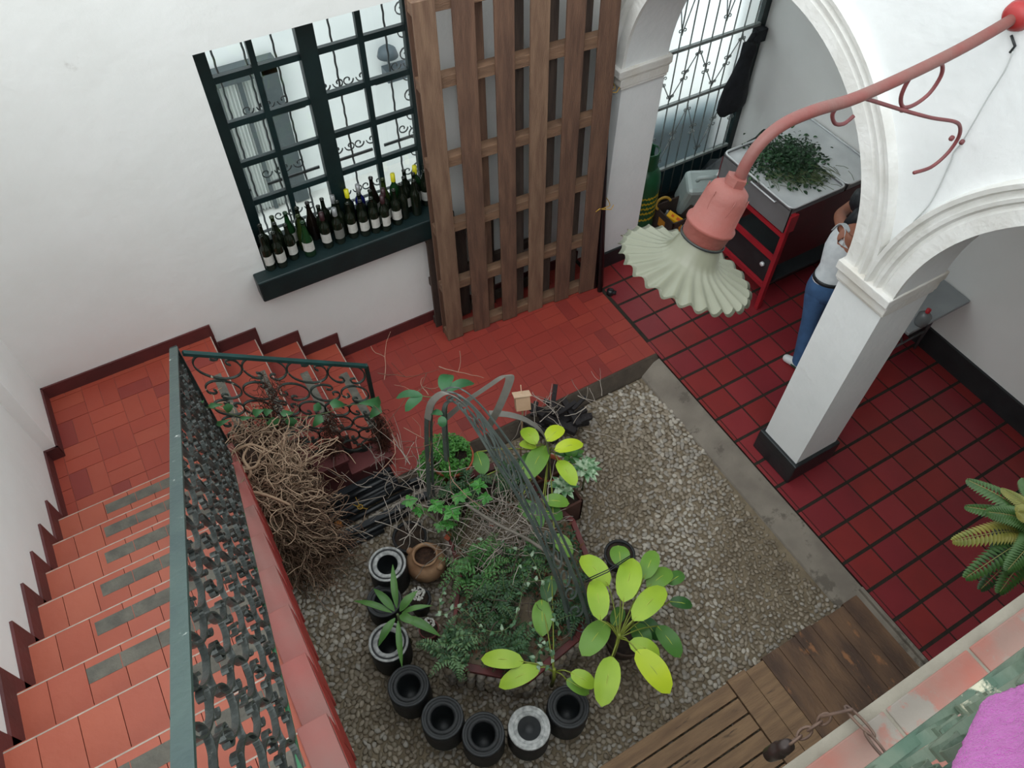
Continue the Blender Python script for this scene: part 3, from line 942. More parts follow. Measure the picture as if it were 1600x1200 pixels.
# ------------------------------------------------------------------ gas cylinder
c = (0.78, 3.30)
r0 = empty('gas_cylinder', (c[0], c[1], 0), 'dark green gas cylinder with yellow lettering behind the white pilaster', 'gas cylinder')
b = MB(); b.lathe([(0, 0.03), (0.13, 0.03), (0.155, 0.07), (0.16, 0.12), (0.16, 0.62), (0.15, 0.70), (0.11, 0.77), (0.05, 0.80), (0, 0.81)], (*c, 0), n=28)
b.build('tank', mat('green_enamel', '1c5a38', 0.35, '194e31', 6), parent=r0)
b = MB(); b.lathe([(0.12, 0), (0.125, 0), (0.125, 0.05), (0.12, 0.05)], (*c, 0), n=24); b.build('foot_ring', mat('green_enamel', '', 0), parent=r0)
b = MB()
for a0, a1 in ((0.3, 2.4), (3.4, 5.6)):
    pts = [(c[0] + 0.10 * math.cos(a), c[1] + 0.10 * math.sin(a), 0.87) for a in np.linspace(a0, a1, 12)]
    b.ribbon(pts, (0, 0, 1), 0.17, 0.006)
b.tube([(c[0] + 0.10 * math.cos(a), c[1] + 0.10 * math.sin(a), 0.955) for a in np.linspace(0, 2 * PI, 24)], 0.009, 6)
b.build('collar', mat('green_enamel', '', 0), parent=r0)
b = MB(); b.tube([(c[0], c[1], 0.8), (c[0], c[1], 0.88)], 0.016, 8); b.tube([(c[0] - .03, c[1], 0.87), (c[0] + .03, c[1], 0.87)], 0.012, 8); b.build('valve', mat('brass', 'a08540', 0.35, metal=0.8), parent=r0)
for row, z in enumerate((0.50, 0.44, 0.38, 0.32, 0.24)):
    b = MB(); a = -2.5 + 0.06 * (row % 2)
    while a < -0.6:
        wd = random.uniform(0.05, 0.11)
        pts = [(c[0] + 0.1612 * math.cos(q), c[1] + 0.1612 * math.sin(q), z + 0.006 * math.sin(q * 30)) for q in np.linspace(a, a + wd, 4)]
        b.ribbon(pts, (0, 0, 1), random.uniform(0.014, 0.032), 0.001); a += wd + 0.012
    b.build('lettering', mat('yellow_stencil_paint', 'b8a224', 0.6), parent=r0)

# ------------------------------------------------------------------ crate with its contents, jug
cr0 = empty('bottle_crate', (1.07, 3.08, 0), 'dark wooden crate on the floor beside the gas cylinder', 'crate')
M_crate = mat('dark_crate_wood', '3d3029', 0.8, '2d241f', 5, bump=0.3)
X0, X1, Y0c, Y1c, H = 0.93, 1.27, 2.93, 3.25, 0.27
for a_, b_, nm in (((X0, Y0c, 0), (X1, Y0c + 0.015, H), 'side'), ((X0, Y1c - 0.015, 0), (X1, Y1c, H), 'side'), ((X0, Y0c, 0), (X0 + 0.015, Y1c, H), 'side'), ((X1 - 0.015, Y0c, 0), (X1, Y1c, H), 'side'), ((X0, Y0c, 0), (X1, Y1c, 0.02), 'bottom')):
    b = MB(); b.box(a_, b_); b.build(nm, M_crate, parent=cr0, bevel=0.003)
for a_, b_ in (((X0 + 0.08, Y0c - 0.001, 0.08), (X0 + 0.13, Y0c, 0.2)), ((X0 - 0.001, Y0c + .12, 0.1), (X0, Y0c + 0.22, 0.2))):
    b = MB(); b.box(a_, b_); b.build('printed_mark', mat('orange_stencil', 'b87a20', 0.7), parent=cr0)
b = MB(); T_ = Matrix.Translation((1.03, 3.03, 0.21)) @ Matrix.Rotation(0.5, 4, 'Z') @ Matrix.Rotation(0.3, 4, 'X')
b.box((-0.045, -0.09, -0.02), (0.045, 0.09, 0.03), 0, T_); b.box((-0.02, -0.06, 0.03), (0.02, -0.01, 0.0308), 1, T_); b.box((-0.02, 0.02, 0.03), (0.015, 0.05, 0.0308), 1, T_)
simple('yellow_packet', b, [mat('yellow_packet', 'd9a51c', 0.5), mat('orange_print', 'c75a1c', 0.5)], 'bright yellow packet with orange print lying in the dark crate', 'packet', bevel=0.004)
b = MB(); b.lathe([(0, 0), (0.03, 0), (0.032, 0.14), (0.014, 0.19), (0.014, 0.22), (0, 0.22)], (1.0, 3.16, 0.03), (0.1, -0.1, 1), n=14)
simple('clear_bottle', b, mat('smoky_plastic', '6b6f70', 0.2), 'small clear bottle with pale cap standing in the dark crate', 'bottle')
b = MB(); b.tube([(1.0 + 0.09 * math.cos(a), 3.2 + .03 * math.sin(a), 0.3 + 0.05 * math.sin(a)) for a in np.linspace(0, PI * 1.2, 14)], 0.014, 8)
simple('yellow_hose', b, mat('ochre_hose', 'a8842c', 0.6), 'loop of ochre hose sticking out of the back of the crate', 'hose')

jr = empty('water_jug', (1.36, 3.26, 0), 'large translucent white plastic jug with moulded handle lying behind the crate', 'jug')
Tj = Matrix.Translation((1.40, 3.12, 0.36)) @ Matrix.Rotation(-0.45, 4, 'Z') @ Matrix.Rotation(0.42, 4, 'X')
b = MB(); b.box((-0.2, -0.13, -0.30), (0.2, 0.13, 0.22), 0, Tj)
M_jug = mat('milky_plastic', 'a9b5b2', 0.35, '9aa7a5', 4)
b.build('body', M_jug, parent=jr, bevel=0.045)
b = MB(); b.tube([Tj @ Vector(p) for p in ((-0.10, 0.0, 0.21), (-0.09, 0.0, 0.27), (0.0, 0.0, 0.285), (0.08, 0.0, 0.27), (0.09, 0.0, 0.21))], 0.02, 10); b.build('handle', M_jug, parent=jr)
b = MB(); b.tube([Tj @ Vector((0.13, 0.04, 0.21)), Tj @ Vector((0.13, 0.04, 0.26))], 0.035, 16); b.build('cap', mat('white_plastic', '', 0), parent=jr)

# dark bags and a green bucket behind the cart
def blob(name, c, s, mt, label, cat, seed=0, k=0.2):
    b = MB(); n = 16; m_ = 10; vs = []; fs = []
    for i in range(m_ + 1):
        for j in range(n):
            th = PI * i / m_; a = 2 * PI * j / n
            d = Vector((math.sin(th) * math.cos(a), math.sin(th) * math.sin(a), math.cos(th)))
            f = 1 + k * noise.noise(d * 2.2 + Vector((seed, 0, 0)))
            vs.append((c[0] + d.x * s[0] * f, c[1] + d.y * s[1] * f, max(0.004, c[2] + d.z * s[2] * f)))
    for i in range(m_):
        for j in range(n):
            a = i * n + j; q = i * n + (j + 1) % n; fs.append((a, a + n, q + n, q))
    b.add(vs, fs, 0, True)
    return simple(name, b, mt, label, cat)
M_bag = mat('black_plastic_bag', '14181b', 0.4, '1d2327', 8, bump=0.6, bscale=14)
blob('rubbish_bag', (1.72, 3.18, 0.26), (0.24, 0.24, 0.28), M_bag, 'full black plastic bag on the floor under the gate, next to the white jug', 'bag', 1, 0.35)
blob('rubbish_bag', (1.93, 2.98, 0.5), (0.17, 0.18, 0.42), mat('dark_green_bag', '1a2a25', 0.5, '22332c', 6), 'tall dark green sack against the gallery wall behind the cart', 'bag', 4, 0.25)
b = MB(); b.box((-0.04, -0.03, 0), (0.04, 0.03, 0.05)); b.v = [(x + 1.80, y + 3.02, z + 0.56) for x, y, z in b.v]
b2 = MB(); b2.lathe([(0, 0), (0.045, 0), (0.05, 0.02), (0.045, 0.045), (0, 0.05)], (1.74, 3.08, 0.545), n=16)
simple('can_lid', b2, mat('bright_tin', 'c9cdcf', 0.25, metal=0.6), 'small shiny tin on top of the black bag', 'tin')
simple('red_green_pouch', b, [mat('green_red_pouch', '4b5d50', 0.6, 'a0404a', 20)], 'small green and red pouch beside the shiny tin', 'pouch')

# ------------------------------------------------------------------ red food cart with steel trays
ZT = 1.22
M_cart = mat('red_cart_enamel', '9c1f28', 0.4, '86202a', 5)
M_cartd = mat('dark_red_cart_panel', '4a161a', 0.5, '3b1316', 4)
M_steel = mat('brushed_steel', 'dfe3e4', 0.35, 'ccd1d3', 5, metal=0.25)
M_steeld = mat('dull_steel_side', '77787a', 0.45, '6c6d6e', 4, metal=0.2)
CX0, CX1, CY_0, CY_1 = 1.10, 2.10, 1.80, 2.70
cart = empty('food_cart', (1.6, 2.25, 0), 'red metal cooking cart carrying the two steel trays', 'cart')
for x, y in ((CX0 + 0.03, CY_0 + 0.02), (CX0 + 0.03, CY_1 - 0.02), (CX1 - 0.04, CY_0 + 0.02), (CX1 - 0.04, CY_1 - 0.02)):
    b = MB(); b.box((x - 0.022, y - 0.022, 0), (x + 0.022, y + 0.022, ZT - 0.06)); b.build('leg', M_cart, parent=cart, bevel=0.003)
for z in (0.28, 0.62, 0.90, ZT - 0.08):
    b = MB(); x = CX0 + 0.03
    b.bar((x, CY_0 + 0.02, z), (x, CY_1 - 0.02, z), 0.03, 0.045); b.build('side_rail', M_cart, parent=cart)
b = MB(); b.box((CX0 + 0.06, CY_0 + 0.01, 0.55), (CX1 - 0.02, CY_0 + 0.03, ZT - 0.06)); b.build('front_panel', M_cartd, parent=cart)
b = MB(); b.bar((CX0 + 0.02, CY_0 - 0.012, 0.98), (CX0 + 0.02, CY_1 * 0 + CY_0 - 0.012, ZT - 0.06), 0.09, 0.02, up=(0, 1, 0)); b.build('corner_plate', M_cart, parent=cart)
b = MB(); b.box((CX0 + 0.05, CY_0 + 0.04, 0.30), (CX0 + 0.065, CY_1 - 0.04, 0.60)); dr = b.build('drawer', M_black, parent=cart)
b = MB(); b.lathe([(0, 0.02), (0.02, 0.02), (0.024, 0.0), (0.018, -0.002)], (CX0 + 0.045, CY_0 + 0.14, 0.47), (-1, 0, 0), n=16); b.build('knob', M_steel, parent=dr)
for z in (0.26, 0.88):
    b = MB(); b.box((CX0 + 0.05, CY_0 + 0.04, z), (CX1 - 0.05, CY_1 - 0.04, z + .025)); b.build('shelf', M_black, parent=cart)
def tray(x0, x1, y0, y1, dep, label, cover=False):
    r_ = empty('steel_tray', ((x0 + x1) / 2, (y0 + y1) / 2, ZT - dep), label, 'tray')
    b = MB(); t_ = 0.006
    b.box((x0, y0, ZT - dep), (x0 + t_, y1, ZT)); b.box((x1 - t_, y0, ZT - dep), (x1, y1, ZT)); b.box((x0, y0, ZT - dep), (x1, y0 + t_, ZT)); b.box((x0, y1 - t_, ZT - dep), (x1, y1, ZT))
    b.build('basin_side', M_steeld, parent=r_)
    b = MB(); b.box((x0, y0, ZT - (0.03 if not cover else 0.014)), (x1, y1, ZT - (0.024 if not cover else 0.008))); b.build('tray_top', M_steel, parent=r_)
    b = MB(); rr = 0.05
    pts = []
    for cx, cy, a0 in ((x1 - rr, y1 - rr, 0), (x0 + rr, y1 - rr, PI / 2), (x0 + rr, y0 + rr, PI), (x1 - rr, y0 + rr, 1.5 * PI)):
        for a in np.linspace(a0, a0 + PI / 2, 6): pts.append((cx + rr * math.cos(a), cy + rr * math.sin(a), ZT))
    pts.append(pts[0]); b.tube(pts, 0.009, 8, cap=False); b.build('rim', M_steel, parent=r_)
    return r_
tr1 = tray(1.09, 1.70, 1.815, 2.68, 0.26, 'left steel tray with herbs on it, on the red cart')
b = MB(); b.tube([(1.075, 1.98, ZT - 0.03), (1.06, 1.98, ZT - 0.03), (1.06, 2.28, ZT - 0.03), (1.075, 2.28, ZT - 0.03)], 0.007, 6); b.build('handle', M_steel, parent=tr1)
tray(1.72, 2.11, 1.815, 2.70, 0.10, 'empty right steel tray against the gallery wall, on the red cart', True)

# bunch of herbs heaped on the tray
b = MB(); hb = random.Random(3)
for i in range(1500):
    px = 1232 + hb.gauss(0, 30); py = 255 + hb.gauss(0, 17) + (px - 1232) * 0.12
    if not (1160 < px < 1300 and 205 < py < 300): continue
    p = at(px, py, 'z', ZT - 0.02); h = max(0.0, 0.13 - 0.0011 * (abs(px - 1232) ** 1.15 + 1.3 * abs(py - 250)))
    z = ZT - 0.02 + hb.uniform(0.0, 1) * h
    d = Vector((hb.uniform(-1, 1), hb.uniform(-1, 1), hb.uniform(-.3, .6))).normalized()
    q = Vector((p.x, p.y, max(z, ZT - 0.02)))
    b.leaf(q, q + d * hb.uniform(0.03, 0.055), hb.uniform(0.018, 0.03), up=(hb.uniform(-.5, .5), hb.uniform(-.5, .5), 1), n=3, mi=hb.choice((0, 0, 1)))
for i in range(150):
    p = at(1240 + hb.gauss(0, 28), 272 + hb.gauss(0, 9), 'z', ZT - 0.01); d = Vector((hb.uniform(-.3, .8), hb.uniform(-1.2, -.3), 0)).normalized() * hb.uniform(.08, .16)
    a0 = Vector((p.x, p.y, ZT - 0.012 + hb.uniform(0, .04)))
    b.tube([a0, a0 + d * .5 + Vector((0, 0, .01)), a0 + d - Vector((0, 0, .01 * hb.random()))], 0.0022, 3, mi=2, cap=False)
o = b.build('herb_bunch', [mat('herb_leaf_dark', '1d3a22', 0.6), mat('herb_leaf', '2c5230', 0.6), mat('herb_stem', '5c6b44', 0.6)], origin=tuple(at(1232, 255, 'z', ZT)))
tag(o, 'heap of dark green leafy herbs with stems spread over the left steel tray', 'herbs', kind='stuff')

# ------------------------------------------------------------------ folding table and bottle
tb = empty('folding_table', (1.77, 1.07, 0), 'grey folding table along the gallery wall behind the column', 'table')
b = MB(); b.box((1.40, 0.575, 0.70), (2.12, 1.57, 0.735)); b.build('tabletop', mat('grey_table_plastic', '93989a', 0.5, '868b8d', 4), parent=tb, bevel=0.006)
M_leg = mat('grey_tube_leg', '5b5c5d', 0.4)
for y, s in ((0.72, 1), (1.43, -1)):
    for x in (1.45, 2.05):
        b = MB(); b.tube([(x, y, 0.0), (x, y + 0.0 * s, 0.70)], 0.013, 8); b.build('leg', M_leg, parent=tb)
    b = MB(); b.tube([(1.45, y, 0.25), (2.05, y, 0.25)], 0.011, 8); b.build('cross_bar', M_leg, parent=tb)
    b = MB(); b.tube([(1.75, y, 0.25), (1.75, y + s * 0.36, 0.70)], 0.010, 8); b.build('brace', M_leg, parent=tb)
pb_ = at(1438, 505, 'z', 0.735)
bt = empty('squat_bottle', pb_, 'squat clear bottle with red cap near the front edge of the grey table', 'bottle')
b = MB(); b.lathe([(0, 0), (0.05, 0), (0.055, 0.02), (0.055, 0.09), (0.03, 0.12), (0.016, 0.13), (0, 0.13)], pb_, n=20); b.build('body', mat('smoky_plastic', '', 0), parent=bt)
b = MB(); b.lathe([(0.018, 0.13), (0.019, 0.165), (0, 0.167)], pb_, n=14); b.build('cap', mat('red_plastic_cap', 'b3202c', 0.4), parent=bt)

# ------------------------------------------------------------------ person behind the column
def skin(name, pts, edges, rad, mt, parent, sub=2, origin=(0, 0, 0)):
    me = bpy.data.meshes.new(name)
    M_ = WM[parent].inverted() if parent is not None else Matrix.Translation(-Vector(origin))
    me.from_pydata([tuple(M_ @ Vector(p)) for p in pts], edges, [])
    o = bpy.data.objects.new(name, me); COL.objects.link(o)
    if parent is not None: o.parent = parent
    else: o.location = origin
    md = o.modifiers.new('skin', 'SKIN'); md.use_smooth_shade = True
    sv = me.skin_vertices[0].data
    for i, r in enumerate(rad):
        sv[i].radius = r if isinstance(r, tuple) else (r, r)
        sv[i].use_root = (i == 0)
    sd = o.modifiers.new('sub', 'SUBSURF'); sd.levels = sub; sd.render_levels = sub
    me.materials.append(mt)
    return o
hip = Vector((1.08, 1.22, 0.93)); 
shL = at(1323, 374, 'z', 1.33); elL = at(1311, 336, 'z', 1.22); wrL = at(1343, 309, 'z', 1.17)
che = Vector((1.17, 1.28, 1.22)); neck = Vector((1.27, 1.33, 1.38)); head = Vector((1.36, 1.40, 1.45))
shR = shL + (Vector((che.x, che.y, 1.33)) - shL) * 2.0 + Vector((0.1, -0.08, -0.0))
shR = Vector((1.38, 1.15, 1.31)); elR = Vector((1.55, 1.30, 1.12)); wrR = Vector((1.62, 1.50, 1.05))
ftL = Vector((0.955, 1.09, 0.07)); knL = Vector((1.00, 1.19, 0.50)); ftR = Vector((1.17, 1.16, 0.07)); knR = Vector((1.16, 1.27, 0.50))
hL = hip + Vector((-0.075, 0.02, -0.13)); hR = hip + Vector((0.075, -0.01, -0.13))
Mskin = mat('tan_skin', 'a8705a', 0.55, '9c6650', 5)
person = skin('person', [hip, hip + Vector((0.03, 0.02, 0.12)), che, neck - Vector((0.03, 0.02, 0.04)), neck, head - Vector((0.02, 0.02, 0.03)), head + Vector((0.035, 0.03, 0.045)),
                         shL, elL, wrL, shR, elR, wrR, hL, knL, ftL, hR, knR, ftR, (shL * .72 + che * .28) + Vector((0, 0, .03)), (shR * .72 + che * .28) + Vector((0, 0, .03)), head + Vector((0.06, 0.05, -0.01))],
     [(0,1),(1,2),(2,3),(3,4),(4,5),(5,6),(3,19),(19,7),(7,8),(8,9),(3,20),(20,10),(10,11),(11,12),(0,13),(13,14),(14,15),(0,16),(16,17),(17,18),(6,21)],
     [.11, .095, .115, .07, .055, .09, .095, .066, .05, .034, .066, .05, .034, .09, .06, .042, .09, .06, .042, .07, .07, .07], Mskin, None, origin=(1.08, 1.2, 0))
tag(person, 'person in white tank top and blue jeans bending over beside the red cart', 'person')
WM[person] = Matrix.Translation((1.08, 1.2, 0))
Mtank = mat('white_cotton', 'd5dadd', 0.9, 'c6ccd0', 20)
PS = Vector((.92, -.39, 0)); PF = Vector((.39, .92, 0))
def loft(b, rings, n=24, cap=False):
    vs = []; fs = []
    for c_, rx, ry in rings:
        for j in range(n):
            a = 2 * PI * j / n; vs.append(c_ + PS * (rx * math.cos(a)) + PF * (ry * math.sin(a)))
    for i in range(len(rings) - 1):
        for j in range(n):
            a = i * n + j; q = i * n + (j + 1) % n; fs.append((a, q, q + n, a + n))
    if cap: fs += [tuple(range(n - 1, -1, -1)), tuple((len(rings) - 1) * n + j for j in range(n))]
    b.add(vs, fs, 0, True)
U_ = Vector((0, 0, 1))
b = MB(); up_ = (che - hip)
loft(b, [(hip + U_ * -.02, .165, .13), (hip + U_ * .04, .155, .122), (hip + up_ * .4, .138, .11), (hip + up_ * .7, .155, .118), (hip + up_ * .95, .168, .122), (hip + up_ * 1.2 + PF * .01, .150, .112), (hip + up_ * 1.38 + PF * .02, .11, .09)])
for s__ in (-1, 1):
    c0 = hip + up_ * 1.32 + PS * (.075 * s__)
    b.ribbon(smooth([c0 - PF * .10 - U_ * .06, c0 - PF * .04 + U_ * .075, c0 + PF * .06 + U_ * .06, c0 + PF * .12 - U_ * .06], 4), PS, .042, .006)
b.build('tank_top', Mtank, parent=person)
Mjean = mat('blue_denim', '3f638e', 0.85, '35567e', 12)
b = MB()
loft(b, [(hip + U_ * .05, .148, .118), (hip, .165, .135), (hip - U_ * .08, .172, .145), (hip - U_ * .15, .165, .135), (hip - U_ * .19, .12, .10)])
for h_, k_, f_ in ((hip - PS * .08 - U_ * .08, knL, ftL), (hip + PS * .08 - U_ * .08, knR, ftR)):
    loft(b, [(h_, .085, .11), (h_.lerp(k_, .3), .092, .1), (h_.lerp(k_, .7), .075, .08), (k_, .066, .072), (k_.lerp(f_, .35), .062, .068), (k_.lerp(f_, .8), .055, .06), (f_ + U_ * .01, .056, .064)])
b.build('jeans', Mjean, parent=person)
b = MB(); loft(b, [(hip + U_ * .03, .157, .126), (hip + U_ * .031, .16, .129), (hip + U_ * .06, .158, .127), (hip + U_ * .061, .15, .12)]); b.build('belt', M_black, parent=person)
for ft, d in ((ftL, Vector((-0.03, 0.1, 0))), (ftR, Vector((0.03, 0.1, 0)))):
    sh = skin('shoe', [Vector((ft.x, ft.y, 0.045)) - d * .45, Vector((ft.x, ft.y, 0.05)) + d * .3, Vector((ft.x, ft.y, 0.035)) + d * 1.4], [(0,1),(1,2)], [.042, .045, .036], mat('white_shoe', 'd2d6d6', 0.6), person, 2)
    b = MB(); b.ribbon([Vector((ft.x - .046, ft.y - .03, .05)), Vector((ft.x - .05, ft.y + .02, .045)), Vector((ft.x - .046, ft.y + .06, .04))], (0, 0, 1), .018, .003); b.build('shoe_stripe', mat('dark_green_stripe', '1f4a3c', 0.5), parent=person)
blobm = MB(); n = 18; vs = []; fs = []
hc = head + Vector((0.0, -0.005, 0.045))
for i in range(13):
    for j in range(n):
        th = PI * i / 12; a = 2 * PI * j / n
        d = Vector((math.sin(th) * math.cos(a), math.sin(th) * math.sin(a), math.cos(th)))
        f = 1 + 0.12 * noise.noise(d * 4)
        vs.append((hc.x + d.x * .115 * f, hc.y + d.y * .115 * f, hc.z + d.z * .115 * f))
for i in range(12):
    for j in range(n):
        a = i * n + j; q = i * n + (j + 1) % n; fs.append((a, a + n, q + n, q))
blobm.add(vs, fs, 0, True)
blobm.tube([hc + Vector((-.06, -.05, 0)), hc + Vector((-.12, -.06, -.05)), hc + Vector((-.14, -.03, -.14)), hc + Vector((-.13, .0, -.22))], [.05, .055, .045, .02], 10)
blobm.build('hair', mat('black_hair', '12151a', 0.5, '1c2026', 30, stretch=(1, 1, .2)), parent=person)
fd = (Vector((0.7, 0.7, -0.35))).normalized()
for s in (-1, 1):
    b = MB(); e = head + Vector((0.035, 0.03, 0.0)) + fd * 0.085 + Vector((s * -.03, s * .03, 0.01)); b.lathe([(0, .008), (.006, .005), (.008, 0), (0, -.004)], e, fd, n=10); b.build('eye', mat('dark_eye', '1a1512', .2), parent=person)
b = MB(); b.tube([head + Vector((0.035, 0.03, 0.005)) + fd * 0.08, head + Vector((0.035, 0.03, -0.02)) + fd * 0.11], [.008, .014], 8); b.build('nose', Mskin, parent=person)
for wr, el, sd in ((wrL, elL, 1), (wrR, elR, -1)):
    d = (wr - el).normalized(); u = Vector((0, 0, 1)); s_ = d.cross(u).normalized() * sd
    pts = [wr, wr + d * .05, wr + d * .09]; ed = [(0,1),(1,2)]; rd = [(.026), (.032, .02), (.03, .016)]
    skin('palm', pts, ed, rd, Mskin, person, 2)
    for k in range(4):
        f0 = wr + d * .095 + s_ * (-.024 + .016 * k); L = (.06, .072, .068, .052)[k]
        skin('finger', [f0, f0 + d * L * .5 - u * .008, f0 + d * L * .85 - u * .03], [(0,1),(1,2)], [.009, .0085, .007], Mskin, person, 1)
    f0 = wr + d * .035 + s_ * -.028
    skin('thumb', [f0, f0 + d * .03 - s_ * .02, f0 + d * .055 - s_ * .02 - u * .015], [(0,1),(1,2)], [.011, .010, .008], Mskin, person, 1)
b = MB(); tp = (shL * .8 + che * .2) + Vector((0.045, -0.03, 0.075))
b.lathe([(0, 0.004), (0.02, 0.002), (0.026, -0.004)], tp, (0.1, -0.4, 1), n=10); b.build('shoulder_tattoo', mat('dark_tattoo', '3a342f', .6), parent=person)

# ------------------------------------------------------------------ wall lamp on its long curved arm
M_lred = mat('coral_red_lamp_enamel', '7a403b', 0.5, '764e48', 9, bump=0.1, bscale=50)
M_lred2 = mat('faded_coral_enamel', '874840', 0.6, '7f4e47', 5, bump=0.15, bscale=50)
M_rod = mat('maroon_bracket_iron', '7c3f40', 0.5, '6c3a3c', 12)
YL = 0.40
lamp = empty('wall_lamp', (AX0, YL, 3.78), 'red gooseneck wall lamp with fluted cream shade reaching out from the arcade wall', 'lamp')
def L(px, py, y=YL): return at(px, py, 'y', y)
fl = at(1592, 24, 'x', AX0)
arm = [Vector((AX0, fl.y, fl.z))] + [L(*q) for q in ((1520, 66), (1440, 107), (1340, 152), (1275, 172), (1226, 193), (1190, 222), (1166, 256), (1152, 288))]
b = MB(); b.tube(smooth(arm), 0.025, 14); b.build('arm', M_lred, parent=lamp)
b = MB(); b.lathe([(0, 0.05), (0.04, 0.05), (0.058, 0.03), (0.066, 0.0), (0.0, 0.0)], (AX0, fl.y, fl.z), (-1, 0, 0), n=24); b.build('mounting_plate', mat('bright_red_enamel', 'a32a2a', 0.45, '8f2626', 6), parent=lamp)
s0 = L(1146, 288); s1 = L(1098, 372); ax = (s1 - s0); sl_ = ax.length; ax.normalize()
b = MB(); b.lathe([(0, -0.035), (0.045, -0.035), (0.045, 0.0), (0.0, 0.0)], s0, ax, n=6, sm=False); b.build('hex_collar', M_lred2, parent=lamp)
b = MB(); b.lathe([(0, -0.004), (0.05, 0.0), (0.078, 0.02), (0.09, 0.06), (0.098, sl_ * .68), (0.109, sl_ * .70), (0.109, sl_ * .75), (0.101, sl_ * .77), (0.096, sl_ * .97), (0.09, sl_)], s0, ax, n=32); b.build('lamp_socket', M_lred2, parent=lamp)
b = MB()
for a in (0.2, 2.3, 4.4):
    X_ = ax.orthogonal().normalized(); Y_ = ax.cross(X_)
    pts = []
    for t_ in np.linspace(0, 1, 15):
        an = a + 0.55 * math.cos(PI * t_) ; h = sl_ * (0.12 + 0.5 * math.sin(PI * t_)); r_ = 0.0865 + 0.010 * (h / sl_)
        pts.append(s0 + ax * h + (X_ * math.cos(an) + Y_ * math.sin(an)) * r_)
    b.tube(pts, 0.0028, 5)
b.build('cast_rib', M_lred2, parent=lamp)
b = MB(); b.lathe([(0.099, sl_ * .985), (0.102, sl_ * .985), (0.102, sl_ * 1.02), (0.09, sl_ * 1.02)], s0, ax, n=28); b.build('gasket', M_black, parent=lamp)
rc = L(1070, 414); 
s2 = s0 + ax * sl_
sh_len = (rc - s2).length * 1.0
def wave(r, z, a):
    k = max(0.0, (r - 0.105) / 0.19)
    return (r + 0.007 * k * math.cos(25 * a + 1), z + 0.011 * k * math.cos(25 * a))
b = MB()
H_ = sh_len
prof = [(0.090, -0.005), (0.100, H_ * .25), (0.110, H_ * .5), (0.124, H_ * .68), (0.152, H_ * .82), (0.20, H_ * .94), (0.25, H_ * 1.03), (0.312, H_ * 1.12)]
b.lathe(prof + [(r - .004, z - .004 if i else z) for i, (r, z) in enumerate(prof[::-1])], s2, ax, n=208, wave=wave)
M_shade = mat('cream_green_enamel', '7a7b6a', 0.35, '6f7160', 3, spec=0.5, c3='6b6c5b', s3=2, t3=.66)
b.build('lamp_shade', M_shade, parent=lamp)
b = MB(); b.lathe([(0.02, 0.0), (0.03, H_ * .5), (0.045, H_ * .8), (0.03, H_ * 1.05), (0, H_ * 1.1)], s2, ax, n=16); b.build('bulb', mat('milky_bulb', 'dcdcd4', 0.2), parent=lamp)
b = MB(); b.tube(smooth([L(*q) for q in ((1336, 153), (1314, 163), (1301, 178), (1305, 193), (1319, 193), (1334, 181))]), 0.0085, 8); b.build('hook_scroll', M_rod, parent=lamp)
b = MB(); b.tube(smooth([L(*q) for q in ((1338, 150, .40), (1375, 161, .40), (1410, 172, .39), (1455, 184, .36), (1491, 190, .335), (1500, 199, .33), (1497, 216, .33), (1480, 240, .33), (1455, 261, .335), (1428, 270, .34))]), 0.009, 8); b.build('bracket', M_rod, parent=lamp)
b = MB()
lp = [(1462, 99), (1472, 101), (1470, 119), (1452, 146), (1428, 164), (1411, 167), (1408, 151), (1419, 126), (1433, 112), (1442, 106)]
b.tube(smooth([L(*q) for q in lp]), 0.009, 8); b.build('ring_scroll', M_rod, parent=lamp)
for q in ((1410, 171, YL), (1487, 216, .335), (1503, 222, .33)):
    b = MB(); b.lathe([(0, 0.012), (0.012, 0.008), (0.015, 0), (0.012, -0.008), (0, -0.012)], L(*q), (0, 1, 0), n=10); b.build('bolt', M_rod, parent=lamp)
b = MB(); b.tube([at(1580, 55, 'x', AX0 - .01), at(1586, 72, 'x', AX0 - .012), at(1578, 82, 'x', AX0 - .008)], 0.006, 6); b.build('cable_stub', M_black, parent=lamp)
b = MB(); b.tube(smooth([at(x, y, 'x', AX0 - 0.012 + (0.006 if y > 200 else 0)) for x, y in ((1583, 80), (1570, 110), (1545, 150), (1522, 190), (1503, 222), (1490, 238), (1484, 255), (1455, 315), (1425, 350), (1408, 382), (1402, 395))]), 0.0035, 5)
simple('wall_cable', b, mat('grey_white_cable', 'b9bcbb', 0.6), 'thin grey cable running down the white arcade wall from the lamp to between the arches', 'cable')

# ------------------------------------------------------------------ iron railings of scrolled flat bar
def rail_scroll(r, rot, op=0.62):
    """flat bar bent to a C with both ends curled in, centred on 0; (u, v) list"""
    uv = []
    a0 = op; a1 = 2 * PI - op
    e = (math.cos(a0), math.sin(a0)); hr = 0.30
    for sgn in (1, -1):
        seg = []
        cx, cy = math.cos(a0) * (1 - hr), sgn * math.sin(a0) * (1 - hr)
        for t_ in np.linspace(0, 1, 9):
            an = a0 - (1 - t_) * 1.25 * PI * 1.0
            rr = hr * (0.62 + 0.38 * t_)
            seg.append((cx + rr * math.cos(an), (cy * sgn + rr * math.sin(an)) * sgn))
        if sgn == 1: A_ = seg
        else: B_ = seg[::-1]
    mid = [(math.cos(a), math.sin(a)) for a in np.linspace(a0 + .15, a1 - .15, 22)]
    uv = A_ + mid + B_
    c, s_ = math.cos(rot), math.sin(rot)
    return [((x * c - y * s_) * r, (x * s_ + y * c) * r) for x, y in uv]

